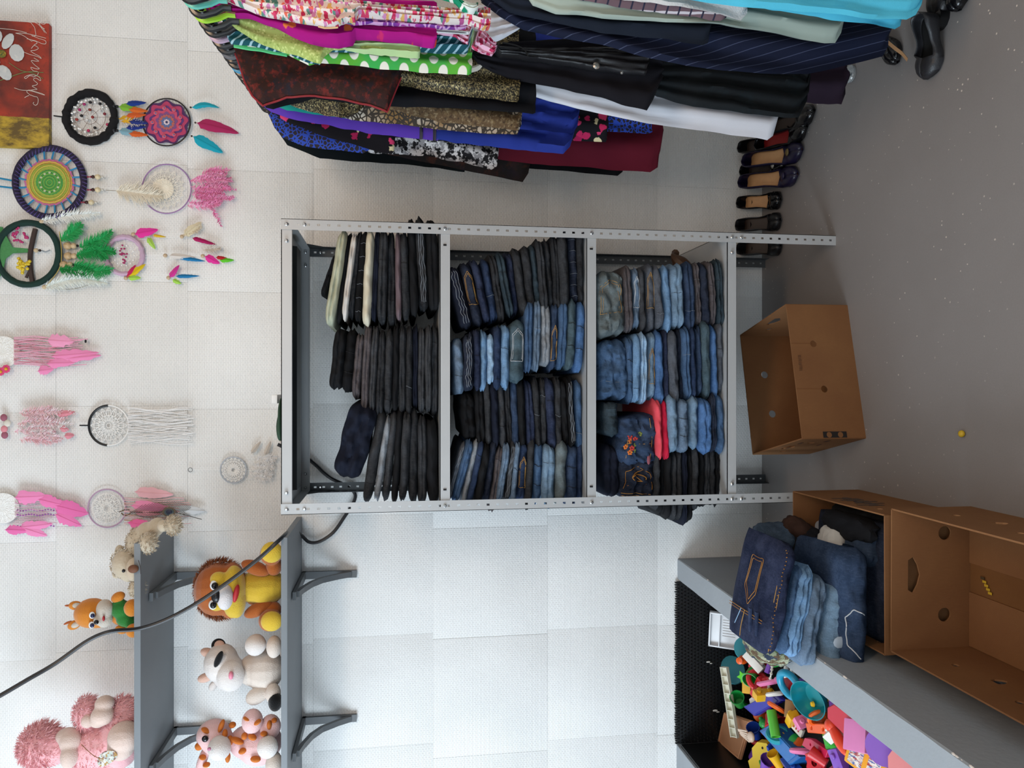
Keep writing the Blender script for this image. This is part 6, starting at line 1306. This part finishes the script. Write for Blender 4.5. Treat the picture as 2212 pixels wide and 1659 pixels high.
for (b, c_, l_) in ((.03, '#c9b9b0', .045), (-.028, '#d8cdbf', .04)): MB().box((0, b, .0205), (.055, l_, .002), Tm(1878, 1645, .30, 20, 10, -8), bev=.001).build('picture_panel', blotch('panel' + c_, [c_, '#a83a30', '#e8e0d0', '#4a6aa0'], 110, .05, .4), o)
mb = MB(); M = Tm(1825, 1652, .29, 20, 20, 30); mb.poly([(-.06, -.04), (.06, -.035), (.06, .02), (-.06, .045)], [], .004, M); o = toy('picture_card', mb, '#1a2a6a', 'dark blue picture card sticking up among the toys', 'card')
mb = MB()
for k in range(8): a = k * PI / 4; mb.box((.03 * math.cos(a), .03 * math.sin(a), 0), (.014, .012, .014), Tm(1762, 1648, .265, 20, 10, 0) @ Matrix.Translation((0, 0, 0)))
M = Tm(1762, 1648, .265, 20, 10, 0); mb.lathe([(.011, -.008), (.03, -.008), (.03, .008), (.011, .008)], 20, M, caps=False); toy('toy_gear', mb, '#c41f2c', 'red toy gear wheel at the frame edge')
mb = MB(); M = Tm(1602, 1462, .235, 50, 0, 20); mb.poly([(0, .02), (.008, .006), (.024, .004), (.012, -.008), (.016, -.024), (0, -.014), (-.016, -.024), (-.012, -.008), (-.024, .004), (-.008, .006)], [], .006, M); toy('toy_star', mb, '#5fd030', 'neon green star piece hanging on the ivory rail')
mb = MB(); sp = spline([F(1690, 1585, .285), F(1700, 1595, .285), F(1705, 1612, .28), F(1715, 1620, .28)], 5); mb.tube(sp, [.005 + .003 * math.sin(k * 1.3) for k in range(len(sp))], 8); toy('toy_chain', mb, '#e2b01e', 'yellow wavy plastic chain link by the lime tube')
mb = MB(); sp = spline([F(1668, 1440, .26), F(1666, 1455, .26), F(1662, 1475, .26), F(1660, 1488, .26)], 4)
for p in sp[::2]: mb.ell(p, (.006, .006, .006), None, 8, 6)
mb.tube(sp, .003, 6); toy('bead_string', mb, '#e0dccf', 'short string of white beads by the turquoise ring', 'beads')
mb = MB(); M = Tm(1612, 1585, .265, 20, 0, 0)
for k in range(5): mb.box((-.02 + .009 * k, .004 * (k % 2), .004 * k), (.006, .05, .006), M @ Matrix.Rotation(R(-14 + 7 * k), 4, 'Z'), bev=.0015)
mb.ell((0, -.03, .005), (.022, .018, .012), None, 10, 7, M); toy('doll_hand_comb', mb, '#cdb5a2', 'pale flesh coloured comb lying on the tan tray', 'toy')
for i, (x, y, r_) in enumerate(((1530, 1430, .008), (1545, 1535, .010))):
    mb = MB(); mb.ell(W(x, y, -.024), (r_ * .5, .002, r_ * 1.2), None, 5, 4); mb.ell(W(x + 6, y + 3, -.024), (r_ * .3, .002, r_ * .8), None, 5, 4); toy('paper_scrap', mb, '#cfcac2', ('tiny white paper scrap below the white lid', 'torn white scrap stuck on the black matting')[i], 'scrap')
